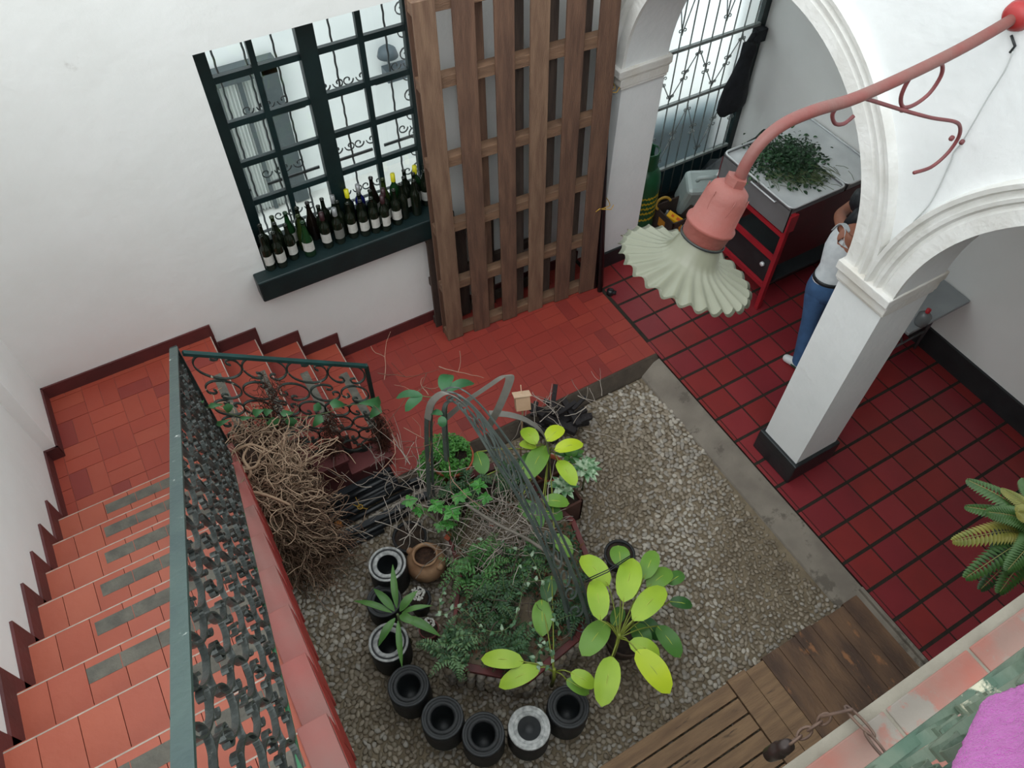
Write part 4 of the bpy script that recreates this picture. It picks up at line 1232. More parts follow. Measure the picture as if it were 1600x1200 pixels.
# low railing beside the steps
LT0 = Vector((-3.63, 2.1, 1.93)); LT1 = Vector((-2.593, 2.1, 1.151)); LB0 = Vector((-3.64, 2.1, 0.80)); LB1 = Vector((-2.605, 2.1, 0.06))
lr = empty('stair_railing', (-3.1, 2.1, 0.2), 'low black iron scroll railing beside the short flight of steps under the window wall', 'railing')
b = MB(); b.bar(LT0, LT1, 0.03, 0.022); b.build('top_rail', mat('teal_chipped_rail', '1f4442', 0.4, '1a3635', 8, c3='d5dad6', s3=26, t3=0.68), parent=lr)
b = MB(); b.bar(LB0, LB1, 0.022, 0.018); b.build('bottom_rail', M_iron, parent=lr)
b = MB(); b.bar(LT1 + Vector((0, 0, .01)), Vector((-2.60, 2.1, 0.0)), 0.028, 0.028, up=(1, 0, 0)); b.build('end_post', M_iron, parent=lr)
def Lfn(u, v):
    B = LB0.lerp(LB1, u / 1.04); T_ = LT0.lerp(LT1, u / 1.04); h = (T_ - B).length
    return B + (T_ - B) * (v / h)
RADS = (.056, .058, .062, .066, .074, .098)
def scroll_rows(h):
    k = h / (2 * sum(RADS)) * 1.04; v = 0; out = []
    for r in RADS: out.append((v + r * k, r * k)); v += 2 * r * k * .985
    return out
for j in range(6):
    v, r = scroll_rows(1.05)[j]
    n_ = int(1.0 / (2 * r * .93)); pit = 1.0 / n_
    for i in range(n_):
        u = pit * (i + .5) + .02
        B = LB0.lerp(LB1, u / 1.04); T_ = LT0.lerp(LT1, u / 1.04); h = (T_ - B).length
        P_ = []
        for x, y in rail_scroll(r * (.97 if j < 5 else .95), (0.5 if (i + j) % 2 else PI + .9) + .6 * (j % 2)):
            uu = min(max(u + x, 0.012), 1.03); P_.append(Lfn(uu, max(.008, min(h - .008, (v / 1.05) * h + y))))
        b = MB(); b.ribbon(P_, (0, 1, 0), 0.017, 0.008); b.build('scroll', M_scrg, parent=lr)

# long railing up the stairs: leans a little outwards at the top
BT0 = Vector((-3.665, 2.14, 1.95)); BT1 = at(287, 1200, 'z', 3.82); BB0 = Vector((-3.65, 2.05, 0.98)); BB1 = at(470, 1200, 'z', 3.17)
BT2 = BT0 + (BT1 - BT0) * 1.10; BB2 = BB0 + (BB1 - BB0) * 1.10
br = empty('stair_railing', (-3.68, 1.0, 1.7), 'long green iron scroll railing climbing the red staircase', 'railing')
b = MB(); b.bar(BT0, BT2, 0.046, 0.014); b.build('handrail', M_hand, parent=br)
b = MB(); b.bar(BB0, BB2, 0.012, 0.02); b.build('bottom_rail', mat('bright_green_chipped_rail', '3f7a55', 0.5, '2c4a3c', 9, c3='c9cdb8', s3=18, t3=.62), parent=br)
b = MB(); b.bar(BT0, BB0 + Vector((0, 0, -.12)), 0.042, 0.042, up=(0, 1, 0)); b.build('end_post', M_iron, parent=br)
LEN = (BT1 - BT0).length
def Bfn(u, v):
    k = u / LEN
    B = BB0 + (BB1 - BB0) * k; T_ = BT0 + (BT1 - BT0) * k
    return B + (T_ - B) * v
RADS = (.085, .088, .09, .095, .10)
for j in range(5):
    hh = 0.86; v, r = scroll_rows(hh)[j]
    n_ = 20; pit = LEN * 1.02 / n_
    for i in range(n_):
        u = pit * (i + .5)
        P_ = [Bfn(max(.01, u + x * 1.15), min(.985, max(.015, (v + y) / hh))) for x, y in rail_scroll(r, (0.35 if (i + j) % 2 else PI + .35) + .5 * (j % 2))]
        b = MB(); b.ribbon(P_, (1, 0.0, 0.0), 0.019, 0.006); b.build('scroll', M_scr, parent=br)

# ------------------------------------------------------------------ dry root mass over the corner
def curl(rnd, p, d, L, n, wob, grav=0.0):
    pts = [Vector(p)]; d = Vector(d).normalized()
    for i in range(n):
        d = (d + Vector((rnd.gauss(0, wob), rnd.gauss(0, wob), rnd.gauss(0, wob) - grav))).normalized()
        pts.append(pts[-1] + d * (L / n))
    return pts
M_root = [mat('dry_root_%s' % n, c, 0.85, d, 10) for n, c, d in (('brown', '7d604d', '6a4f3f'), ('pale', 'b79d84', '9e836d'), ('dark', '55402f', '443226'))]
rm = empty('root_mass', (-3.45, 1.75, CZ), 'big tangle of pale dry roots spilling over the landing corner down to the pebbles', 'roots')
rr_ = random.Random(11)
def rootpt(k, r1, r2):
    # spine from the top of the corner down to the court
    top = Vector((-3.545, 1.93, 1.03)); mid = Vector((-3.44, 1.70, 0.60)); low = Vector((-3.44, 1.50, -0.05))
    p = top.lerp(mid, k * 2) if k < .5 else mid.lerp(low, k * 2 - 1)
    rad = 0.19 + 0.05 * math.sin(PI * k) - 0.05 * k
    return p + Vector((r1 * rad, r2 * rad, 0))
b = MB(); c_ = [rootpt(k, 0, 0) for k in np.linspace(0, 1, 9)]
b.tube(c_, [.06, .10, .12, .13, .13, .13, .12, .10, .06], 14); b.build('root_core', mat('dark_root_core', '35271f', .95, '46342a', 18, bump=1.0, bscale=30), parent=rm)
b = MB()
for i in range(1500):
    k = rr_.random(); a = rr_.uniform(0, 2 * PI); q = rootpt(k, math.cos(a) * rr_.uniform(.6, 1.0), math.sin(a) * rr_.uniform(.6, 1.0))
    p = curl(rr_, q, (math.cos(a + 1.6), math.sin(a + 1.6), rr_.uniform(-1.4, .3)), rr_.uniform(.2, .5), 9, 0.38, 0.10)
    ctr = rootpt(k, 0, 0)
    p = [Vector((x.x, x.y, max(x.z, CZ + .01))) for x in p]
    b.tube(p, [rr_.uniform(.0016, .0034)] * len(p), 3, mi=rr_.choice((0, 0, 0, 2, 1, 1)), cap=False)
b.build('fine_roots', M_root, parent=rm)
b = MB()
for i in range(340):
    a = rr_.uniform(0, 2 * PI); q = rootpt(rr_.uniform(0, .35), math.cos(a), math.sin(a)) + Vector((0, 0, rr_.uniform(-.05, .10)))
    p = curl(rr_, q, (math.cos(a + 1.8), math.sin(a + 1.8), rr_.uniform(-.5, .6)), rr_.uniform(.3, .55), 12, 0.42)
    b.tube(p, [rr_.uniform(.0024, .0044)] * len(p), 4, mi=1, cap=False)
b.build('pale_roots', M_root, parent=rm)
for i, (p0, p1, p2, p3) in enumerate((((352, 745), (375, 735), (400, 728), (410, 700)), ((350, 790), (385, 770), (420, 775), (455, 790)), ((355, 715), (375, 700), (395, 695), (420, 705)), ((372, 760), (392, 740), (380, 715), (395, 690)))):
    b = MB(); b.tube(smooth([at(*p0, 'z', 1.03), at(*p1, 'z', 1.12), at(*p2, 'z', 1.14), at(*p3, 'z', 1.1)]), [.011] * 12 + [.009] * 6 + [.003], 8); b.build('thick_root', mat('bleached_root', 'a3886f', .8, '8c735d', 14, bump=.3), parent=rm)

# dried brown plants hanging on the low railing
def dry(px, py0, py1, wd, lab, seed, y=2.05):
    r_ = random.Random(seed); b = MB()
    A = at(px, py0, 'y', y); B = at(px + 10, py1, 'y', y)
    for i in range(330):
        k = r_.random() ** .8; c = A.lerp(B, k); w_ = wd * (.35 + .75 * math.sin(PI * min(1, k * .9 + .15)))
        q = c + Vector((r_.gauss(0, w_ * .45), r_.gauss(0, .022), 0))
        p = curl(r_, q, (r_.uniform(-1, 1), r_.uniform(-.5, .5), -1.2), r_.uniform(.06, .13), 6, .45, .1)
        b.tube(p, .0022, 3, mi=r_.choice((0, 0, 1)), cap=False)
    return simple('dried_plant', b, [mat('rusty_dry_stem', '5d3322', .9, '4a281c', 12), mat('dark_dry_stem', '3a241a', .9)], lab, 'dried plant', 'dried plants hanging on the low railing')
dry(418, 585, 700, .10, 'tallest brown dried plant hanging on the low railing, beside the long railing', 1)
dry(512, 640, 722, .075, 'middle brown dried plant hanging on the low railing', 2)
dry(590, 645, 700, .07, 'brown dried plant hanging at the end post of the low railing', 3)

# climbing vine stretched along the low railing
M_vleaf = mat('fresh_green_vine_leaf', '386b3c', .5, '2f5e35', 8); M_vstem = mat('vine_stem', '5b6b42', .7)
vn = empty('climbing_vine', at(450, 655, 'y', 2.0), 'thin climbing vine with paired green leaves strung across the low railing', 'vine')
vp = [at(x, y, 'y', 2.0) for x, y in ((276, 645), (305, 636), (340, 640), (380, 652), (430, 654), (470, 652), (510, 645), (545, 633), (590, 632))]
b = MB(); b.tube(smooth(vp), .003, 5); b.build('vine_stem', M_vstem, parent=vn)
for (x, y, x2, y2, w_) in ((304, 638, 318, 626, 12), (304, 642, 316, 638, 10), (325, 634, 350, 632, 10), (356, 630, 357, 646, 14), (395, 647, 412, 640, 14), (412, 645, 426, 641, 14), (425, 652, 430, 670, 16), (438, 646, 460, 645, 12), (455, 652, 455, 668, 16), (490, 633, 503, 640, 14), (503, 649, 488, 668, 16), (515, 630, 540, 632, 15), (595, 628, 562, 630, 15), (594, 634, 577, 654, 18), (338, 664, 360, 655, 10), (375, 654, 395, 652, 8)):
    A = at(x, y, 'y', 1.98); B = at(x2, y2, 'y', 1.96); d_ = (B - A).length / max(1, math.hypot(x2 - x, y2 - y))
    b = MB(); b.leaf(A, B, w_ * d_ , up=tuple(CAM - A), n=5, shape='heart'); b.build('leaf', M_vleaf, parent=vn)

# ------------------------------------------------------------------ black pipes lying at the foot of the dwarf wall
M_bp = [M_blackpipe, mat('dull_black_angle_iron', '22252a', .45, '2c3034', 8)]
pl = [((500, 838), (668, 752), .02, 0), ((510, 850), (690, 762), .022, 1), ((505, 820), (660, 735), .03, 0), ((500, 800), (655, 722), .03, 0), ((520, 788), (665, 708), .025, 1), ((530, 775), (660, 700), .02, 0), ((515, 860), (640, 800), .02, 0), ((505, 812), (675, 740), .016, 1), ((560, 775), (690, 715), .018, 0), ((498, 828), (640, 752), .02, 0), ((540, 765), (670, 697), .022, 0), ((500, 790), (640, 716), .024, 1), ((515, 868), (600, 828), .016, 0), ((580, 745), (700, 690), .02, 0), ((508, 806), (668, 728), .02, 0)]
ORD2 = ['nearest the pebbles', 'second from the pebbles, dull grey-black', 'thick, in the middle of the bundle', 'thick, toward the dwarf wall', 'dull, beside the dwarf wall', 'against the dwarf wall', 'short, ending beside the white-ringed drum', 'thin, lying on top of the bundle', 'reaching furthest towards the potted parsley', 'half hidden by the roots', 'close under the dwarf wall coping', 'dull, third from the dwarf wall', 'shortest, nearest the roots', 'highest at the terrace end', 'middle of the upper layer']
for i, (a, c, r, mi_) in enumerate(pl):
    zz = CZ + r + (0.04 if i in (7, 8, 9, 11, 14) else 0)
    A = at(*a, 'z', zz); B = at(*c, 'z', zz)
    b = MB(); r *= 1.25
    if mi_: b.bar(A, B, r * 1.8, r * 1.6)
    else: b.tube([A, B], r, 10)
    simple('lying_pipe', b, M_bp[mi_], 'black bar below the dwarf wall, ' + ORD2[i], 'pipe', 'black bars lying below the dwarf wall')
b = MB(); A = at(524, 822, 'z', CZ + .07); B = at(534, 817, 'z', CZ + .07); b.tube([A, B], .03, 10)
simple('orange_tape', b, mat('orange_tape', 'a8641e', .6), 'ring of orange tape around one of the lying black bars', 'tape')
b = MB(); A = at(563, 793, 'z', CZ + .10)
for d in ((.0, .05, .04), (.03, -.04, .02), (-.03, .02, .03)): b.tube([A, A + Vector(d) * .5, A + Vector(d) * 1.4], .003, 4)
b.tube([A + Vector((.02 * math.cos(t_), .02 * math.sin(t_), .01)) for t_ in np.linspace(0, 6.2, 12)], .004, 5)
simple('twine_knot', b, M_twine, 'small yellow twine knot on the lying black bars', 'twine')

# ------------------------------------------------------------------ ring of filter drums
M_rub = mat('black_rubber', '1c1d1f', .6, '242628', 14, bump=.2, bscale=60)
M_rub2 = mat('dark_grey_rubber', '2a2c2e', .6, '333537', 10)
M_rw = mat('white_painted_ring', 'c3c4c2', .6, '8e908f', 30, contrast=.5)
HD = 0.30
def drum(kind):
    b = MB(); R_ = .138
    b.lathe([(0, .0), (R_ * .96, 0), (R_, .01), (R_, HD - .03), (R_ * .985, HD - .012), (R_ * .93, HD - .002), (R_ * .93, HD - .01)], n=36)
    root = b.build('filter_drum', M_rub, origin=(0, 0, 0)); cs = []
    def part(nm, prof, mt):
        q = MB(); q.lathe(prof, n=36); o = q.build(nm, mt, origin=(0, 0, 0)); o.parent = root; cs.append(o)
    part('outer_ring', [(R_ * .94, HD - .012), (R_ * .985, HD - .002), (R_ * .95, HD + .004), (R_ * .86, HD + .003), (R_ * .85, HD - .008)], M_rw if kind != 'dark' else M_rub2)
    part('groove', [(R_ * .86, HD - .004), (R_ * .74, HD - .006)], M_rub)
    part('inner_ring', [(R_ * .76, HD - .006), (R_ * .74, HD), (R_ * .58, HD), (R_ * .54, HD - .012)], {'ringed': M_rw, 'dark': M_rub, 'solid': M_rw}[kind])
    if kind == 'solid': cs.pop(-2); 
    part('liner', [(R_ * .57, HD - .006), (R_ * .55, HD - .03), (R_ * .54, .03), (0, .03)] if kind != 'solid' else [(R_ * .585, HD - .006), (R_ * .56, HD - .016), (R_ * .30, HD - .02), (R_ * .25, HD - .045), (0, HD - .045)], M_black if kind != 'solid' else M_rub2)
    if kind == 'solid': part('flat_face', [(R_ * .87, HD + .002), (R_ * .73, HD + .002)], M_rw)
    kids(root, *cs); return [root, False]
DR = {k: drum(k) for k in ('ringed', 'dark', 'solid')}
# a leftover groove of the solid kind is dropped
for px, py, k, lab in ((605, 881, 'ringed', 'black drum with two white rings beside the clay jar'), (607, 1003, 'ringed', 'black drum with two white rings behind the strap-leaved plant'),
                       (638, 1071, 'dark', 'black drum just below the white-ringed one, left side of the row'), (691, 1121, 'dark', 'black drum between its two dark neighbours at the lower left of the row'),
                       (755, 1147, 'dark', 'black drum immediately left of the drum with the broad white face'), (827, 1137, 'solid', 'drum with one broad white face and a dark plug'),
                       (888, 1104, 'dark', 'black drum at the right end of the row, under the lime leaves'), (600, 938, 'dark', 'black drum between the two white-ringed drums')):
    p = at(px, py, 'z', CZ + HD * (1 if px != 600 else .7)); rec = DR[k]
    loc = (p.x, p.y, CZ) if px != 600 else (p.x, p.y, CZ)
    if not rec[1]: o = rec[0]; rec[1] = True; o.location = loc
    else: o = copy_tree(rec[0], loc, random.uniform(0, 6))
    if px == 600: o.scale = (.92, .92, .7)
    tag(o, lab, 'filter drum', 'round black drums lined up around the planter')

# ------------------------------------------------------------------ cobbled planter with a red rim
WZ = 0.25
poly = [(-2.98, .24), (-2.56, -.12), (-2.12, -.05), (-1.76, .28), (-1.66, .72), (-1.86, 1.44), (-2.46, 1.50), (-2.60, .78)]
wl = empty('planter_bed', (-2.3, .5, CZ), 'low many-sided planter bed of cobblestones with a red painted rim in the court', 'planter')
cx_ = sum(p[0] for p in poly) / 8; cy_ = sum(p[1] for p in poly) / 8
def inset(d): return [(cx_ + (x - cx_) * (1 - d), cy_ + (y - cy_) * (1 - d)) for x, y in poly]
b = MB(); b.prism(inset(.03), CZ, WZ - .03); b.build('wall_core', M_mortar, parent=wl)
b = MB(); A = poly; B = inset(.07)
for i in range(8):
    j = (i + 1) % 8
    q = [(*A[i], WZ), (*A[j], WZ), (*B[j], WZ), (*B[i], WZ)]
    b.extr(q, (0, 0, -.035))
b.build('red_rim', mat('red_rim_paint', '6a2624', .6, '48201e', 6), parent=wl, bevel=.004)
b = MB(); sr = random.Random(5)
for i in range(8):
    j = (i + 1) % 8; P0 = Vector((*poly[i], 0)); P1 = Vector((*poly[j], 0)); L_ = (P1 - P0).length
    for row in range(5):
        z = CZ + .035 + row * .062; u = sr.uniform(0, .04)
        while u < L_:
            c_ = P0.lerp(P1, u / L_) * .99 + Vector((cx_, cy_, 0)) * .01; c_.z = z
            vs = []; fs = []
            for a in range(5):
                for q in range(8):
                    th = PI * a / 4; ph = 2 * PI * q / 8
                    vs.append(c_ + Vector((math.sin(th) * math.cos(ph) * .033, math.sin(th) * math.sin(ph) * .033, math.cos(th) * .028)) * sr.uniform(.9, 1.05))
            for a in range(4):
                for q in range(8):
                    k1 = a * 8 + q; k2 = a * 8 + (q + 1) % 8; fs.append((k1, k1 + 8, k2 + 8, k2))
            b.add(vs, fs, sr.choice((0, 1)), True); u += sr.uniform(.055, .075)
b.build('cobble_facing', [mat('pebble_tan', '', 0), mat('pebble_grey', '', 0)], parent=wl)
b = MB(); b.prism(inset(.06), WZ - .06, WZ - .05); b.build('soil', M_soil, parent=wl)
# square planter box attached at the right
bx = empty('box_planter', (-1.62, .95, CZ), 'brown square clay planter with the pale variegated rosettes, at the right of the bed', 'planter')
b = MB(); x0, x1, y0, y1 = -1.82, -1.50, .84, 1.16
for a_, c_ in (((x0, y0, CZ), (x1, y0 + .02, .20)), ((x0, y1 - .02, CZ), (x1, y1, .20)), ((x0, y0, CZ), (x0 + .02, y1, .20)), ((x1 - .02, y0, CZ), (x1, y1, .20))): b.box(a_, c_)
b.build('box', mat('brown_clay_box', '5d3c32', .75, '4c3029', 5), parent=bx, bevel=.004)
b = MB(); b.box((x0 + .02, y0 + .02, .12), (x1 - .02, y1 - .02, .16)); b.build('soil', M_soil, parent=bx)

# ------------------------------------------------------------------ clay jar and small pots
c = at(665, 872, 'z', .12); c.z = CZ
jr_ = empty('clay_jar', c, 'round tan clay jar with wide open mouth and small lug handles', 'jar')
b = MB(); b.lathe([(0, 0), (.07, 0), (.12, .05), (.15, .13), (.142, .19), (.112, .235), (.09, .25), (.086, .265), (.095, .275), (.095, .285), (.080, .285), (.076, .25), (.11, .2), (.0, .2)], c, n=36); b.build('body', M_clay, parent=jr_)
b = MB(); b.lathe([(.098, .205), (.0, .21)], c, n=20); b.build('dry_leaf_litter', mat('dry_litter', '4e3628', .95, '35251c', 40, bump=1, bscale=60), parent=jr_)
for a in (2.2, -1.1):
    e = c + Vector((math.cos(a) * .130, math.sin(a) * .130, .225)); b = MB(); b.lathe([(0, .03), (.02, .022), (.028, 0), (.02, -.022), (0, -.03)], e, (0, 0, 1), n=12); b.build('lug_handle', M_clay, parent=jr_)
def pot(c, r, h, mt, name, label, cat='pot', fill=None, ring=.008, group=None):
    root = empty(name, c, label, cat, group)
    b = MB(); b.lathe([(0, 0), (r * .7, 0), (r * .93, h * .8), (r * .95, h * .82), (r, h * .84), (r * 1.02, h), (r * 1.02 - ring, h), (r * .88, h * .84), (r * .86, h * .8)], c, n=30); b.build('body', mt, parent=root)
    b = MB(); b.lathe([(r * .9, h * .86), (0, h * .88)], c, n=24); b.build('soil', fill or M_soil, parent=root)
    return root
def stones(c, r, z, n, seed, name, label):
    s_ = random.Random(seed); b = MB()
    for i in range(n):
        a = s_.uniform(0, 6.28); q = r * math.sqrt(s_.random()); o_ = Vector((c.x + q * math.cos(a), c.y + q * math.sin(a), z + s_.uniform(0, .006)))
        b.lathe([(0, .006), (.007, .004), (.009, 0), (.006, -.004), (0, -.006)], o_, (s_.uniform(-.6, .6), s_.uniform(-.6, .6), 1), n=6)
    o = b.build(name, mat('white_gravel', 'c6c4bd', .7, 'a5a39c', 40), origin=tuple(c + Vector((0, 0, z))))
    tag(o, label, 'gravel', kind='stuff')
c = at(655, 936, 'z', .10); c.z = CZ
pot(c, .085, .21, M_rub, 'round_pot', 'small black pot filled with white gravel between the drums and the bed', ring=.02); stones(c, .05, .195, 60, 1, 'white_gravel', 'white gravel in the small black pot')
c = at(670, 983, 'z', .10); c.z = CZ
pot(c, .070, .21, mat('maroon_pot', '6e3a38', .6), 'round_pot', 'small maroon pot with pale gravel beside the strap-leaved plant'); stones(c, .045, .195, 40, 2, 'white_gravel', 'pale gravel in the small maroon pot')
c = at(968, 866, 'z', .05); c.z = CZ
pot(c, .115, .16, M_rub, 'round_pot', 'wide black pot on the pebbles behind the lime-leaved plant', ring=.018)
c = at(975, 1000, 'z', .0); c.z = CZ
pot(c, .16, .26, mat('dark_clay_pot', '4a3a30', .7), 'round_pot', 'large dark pot under the lime-leaved plant'); limepot = Vector(c)
c = at(640, 838, 'z', .05); c.z = CZ
pot(c, .13, .15, M_rub, 'round_pot', 'wide black basin behind the clay jar, under the dry twigs', ring=.02)
# broken terracotta shards and a stone near the jar
for i, (x, y, lab) in enumerate(((700, 838, 'orange terracotta shard right of the clay jar'), (768, 820, 'small orange terracotta shard under the dry twigs'))):
    p = at(x, y, 'z', .27); b = MB(); T_ = Matrix.Translation(p) @ Matrix.Rotation(.6 + i, 4, 'Z') @ Matrix.Rotation(.5, 4, 'X')
    b.box((-.03, -.02, -.006), (.035, .02, .006), 0, T_); simple('pot_shard', b, M_terra, lab, 'shard', bevel=.002)
blob('pale_stone', tuple(at(683, 770, 'z', .3)), (.07, .055, .05), mat('pale_stone', '9a8f84', .8, '7f756b', 8, bump=.4), 'pale rounded stone under the parsley pot', 'stone', 9, .3)

# ------------------------------------------------------------------ parsley pot
c = at(705, 712, 'z', .50); c.z = .245
pr_ = pot(c, .165, .25, M_terra, 'parsley_pot', 'terracotta pot overflowing with bright green curly parsley', 'potted plant')
b = MB(); b2 = MB(); s_ = random.Random(21)
for i in range(2200):
    a = s_.uniform(0, 6.28); q = .18 * math.sqrt(s_.random()); ox = -.05
    x = c.x + ox + q * math.cos(a) * 1.1; y = c.y + q * math.sin(a) * .95 + .02
    if (x - c.x - .05) ** 2 + (y - c.y + .05) ** 2 < .0028: continue
    hgt = .25 + .09 * (1 - (q / .2) ** 2) + s_.uniform(-.05, .02) - (0.10 if (x - c.x) < -.12 else 0)
    P_ = Vector((x, y, c.z + hgt)); d = Vector((math.cos(a) + s_.uniform(-.8, .8), math.sin(a) + s_.uniform(-.8, .8), s_.uniform(-.2, .8))).normalized()
    b.leaf(P_, P_ + d * s_.uniform(.018, .032), s_.uniform(.016, .026), up=(s_.uniform(-.6, .6), s_.uniform(-.6, .6), 1), n=2, mi=s_.choice((0, 1, 1)), fold=.5)
for i in range(90):
    a = s_.uniform(0, 6.28); q = .11 * s_.random(); b2.tube([(c.x + q * .4 * math.cos(a), c.y + q * .4 * math.sin(a), c.z + .2), (c.x - .04 + q * math.cos(a), c.y + .01 + q * math.sin(a), c.z + .30)], .002, 3, cap=False)
b.build('parsley_leaves', [mat('parsley_green', '2f6522', .55), mat('parsley_green_light', '447c2e', .55)], parent=pr_); b2.build('stems', mat('parsley_stem', '7c9a54', .6), parent=pr_)

# ------------------------------------------------------------------ plants with large lime leaves
def LM(n, c, d): return mat(n, c, .42, d, 5, spec=.4)
GL = {'y': LM('bright_yellow_lime_leaf', 'b9c928', 'a8bd25'), 'l': LM('lime_leaf', '9dba34', '8aab2e'), 'm': LM('mid_green_leaf', '6c9636', '5f8830'), 'g': LM('green_leaf', '4c7a32', '416e2c'), 'd': LM('deep_green_leaf', '2f5c28', '285023')}
def lplant(name, root_px, rz, leaves, label, cat='plant', zc=.62, stemc='7f8a34'):
    o_ = at(*root_px, 'z', zc); root = empty(name, (o_.x, o_.y, CZ + .1), label, cat)
    b = MB(); b.tube([(o_.x, o_.y, CZ + .12), (o_.x + .01, o_.y, (zc) / 2), (o_.x, o_.y, zc)], [.014, .012, .012], 8); b.build('stem', mat('leaf_stalk', stemc, .5), parent=root)
    for (x, y, x2, y2, w_, z, k) in leaves:
        A = at(x, y, 'z', z); B = at(x2, y2, 'z', z - .015)
        sc = (A - CAM).length / FPX
        bb = MB(); bb.leaf(A, B, w_ * sc * .96, up=(0, 0, 1), arch=.09, fold=.14, n=10, mi=0)
        bb.tube([A, A + (B - A) * .5 + Vector((0, 0, .09 * (B - A).length)), B - Vector((0, 0, .054 * (B - A).length))], [.004, .0028, .001], 5, mi=1)
        lf = bb.build('leaf', [GL[k], mat('leaf_midrib', 'a9b94a', .5)], parent=root)
        sb = MB(); mid = (A + o_) / 2 + Vector((0, 0, .02)); base = Vector((o_.x, o_.y, zc - .06))
        sb.tube(smooth([base, mid, A], 5), .0045, 6); q = sb.build('stalk', mat('leaf_stalk', '', 0), parent=root)
    return root
lplant('lime_leaf_plant', (968, 992), 0, [
 (938,969,930,903,35,.70,'l'),(974,940,990,870,40,.74,'l'),(989,969,1040,916,37,.70,'l'),(956,1026,940,1104,38,.62,'l'),(995,1016,1048,1083,40,.66,'y'),
 (983,1004,1032,1024,30,.58,'l'),(948,972,909,1024,38,.52,'m'),(951,915,908,867,36,.62,'l'),(970,885,966,851,32,.58,'m'),(1005,905,1024,859,29,.60,'m'),
 (1011,918,1050,890,31,.56,'m'),(1043,912,1069,895,22,.5,'g'),(1046,940,1083,946,20,.42,'d'),(1027,978,1064,1027,30,.45,'g'),(990,975,1014,1012,30,.45,'g'),(1000,965,1032,1000,26,.40,'d'),(958,978,972,948,22,.50,'g')],
 'plant with long bright lime-yellow oval leaves at the right end of the bed')
lplant('lime_leaf_plant', (866, 1046), 0, [(843,1043,779,1073,29,.42,'l'),(818,1034,751,1029,30,.44,'l'),(892,1051,931,1073,25,.42,'l'),(885,1062,921,1084,22,.36,'m'),(846,937,848,994,32,.40,'m'),(862,900,852,940,26,.38,'d')],
 'sprawling plant with lime oval leaves lying over the near rim of the bed', zc=.38, stemc='8a8a34')
lplant('lime_leaf_plant', (858, 700), 0, [(838,694,817,668,27,.62,'l'),(853,689,880,666,27,.66,'y'),(867,704,912,692,25,.64,'y'),(838,699,811,692,18,.58,'l'),(852,697,825,747,34,.55,'m'),(872,720,900,758,27,.55,'l'),
 (848,782,890,786,25,.45,'m'),(812,783,849,822,30,.42,'g'),(745,706,757,741,28,.45,'g'),(850,798,880,808,26,.40,'g'),(815,735,833,706,22,.48,'g'),(705,770,745,752,24,.36,'d'),(866,835,893,870,26,.4,'m')],
 'plant with lime and green oval leaves beside the charred wood', zc=.45)

def rosette(name, px, z, n, L_, wd, mt, label, seed, up=.5, c2=None, parent_z=None):
    s_ = random.Random(seed); o_ = at(*px, 'z', z); root = empty(name, (o_.x, o_.y, z - .12), label, 'plant')
    b = MB(); b.tube([(o_.x, o_.y, max(CZ, z - .3)), o_], .008, 6); b.build('stem', M_vstem, parent=root)
    b = MB()
    for i in range(n):
        a = 2.4 * i; el = up * (i / n) + .1; d = Vector((math.cos(a), math.sin(a), el)).normalized(); l = L_ * (1 - .35 * i / n) * s_.uniform(.85, 1.1)
        b.leaf(o_ + d * .01, o_ + d * l, wd, up=(0, 0, 1), n=7, mi=i % 2, shape='lance', arch=.12, fold=.35)
    b.build('leaves', mt if isinstance(mt, list) else [mt, c2 or mt], parent=root)
    return root
M_var = [mat('variegated_leaf', '4f7a4c', .5, 'a9bda0', 26, contrast=.35), mat('variegated_leaf_dark', '3f6a40', .5, '8aa485', 26, contrast=.35)]
rosette('variegated_plant', (915, 735), .42, 17, .15, .045, M_var, 'pale variegated rosette plant overhanging the pebbles, the further one', 4)
rosette('variegated_plant', (880, 762), .40, 15, .14, .045, M_var, 'pale variegated rosette plant at the corner of the bed, the nearer one', 6)
rosette('variegated_plant', (893, 715), .36, 9, .13, .055, [GL['g'], GL['d']], 'dark green broad-leaved rosette between the variegated plants', 8)

# strap-leaved plant in front of the drums
o_ = at(621, 960, 'z', .42); st = empty('strap_leaf_plant', (o_.x, o_.y, CZ), 'green strap-leaved plant with long pointed leaves over the drums', 'plant')
b = MB(); g_ = at(640, 1010, 'z', CZ); b.tube([(o_.x + .03, o_.y - .03, CZ), (o_.x, o_.y, .2), o_], .009, 7); b.build('stem', M_vstem, parent=st)
for (x2, y2, w_, z) in ((613,880,11,.5),(583,918,13,.46),(551,937,10,.44),(652,922,14,.48),(675,945,9,.46),(689,993,15,.40),(590,1010,13,.38),(628,1044,10,.34),(650,975,15,.44)):
    B = at(x2, y2, 'z', z); b = MB(); k_ = .25; A = o_ + (B - o_) * .12
    b.leaf(A, B, w_ * (B - CAM).length / FPX * .95, up=(0, 0, 1), n=9, shape='lance', arch=.14, fold=.3); b.build('leaf', mat('strap_leaf', '56803c', .5, '456e33', 6), parent=st)

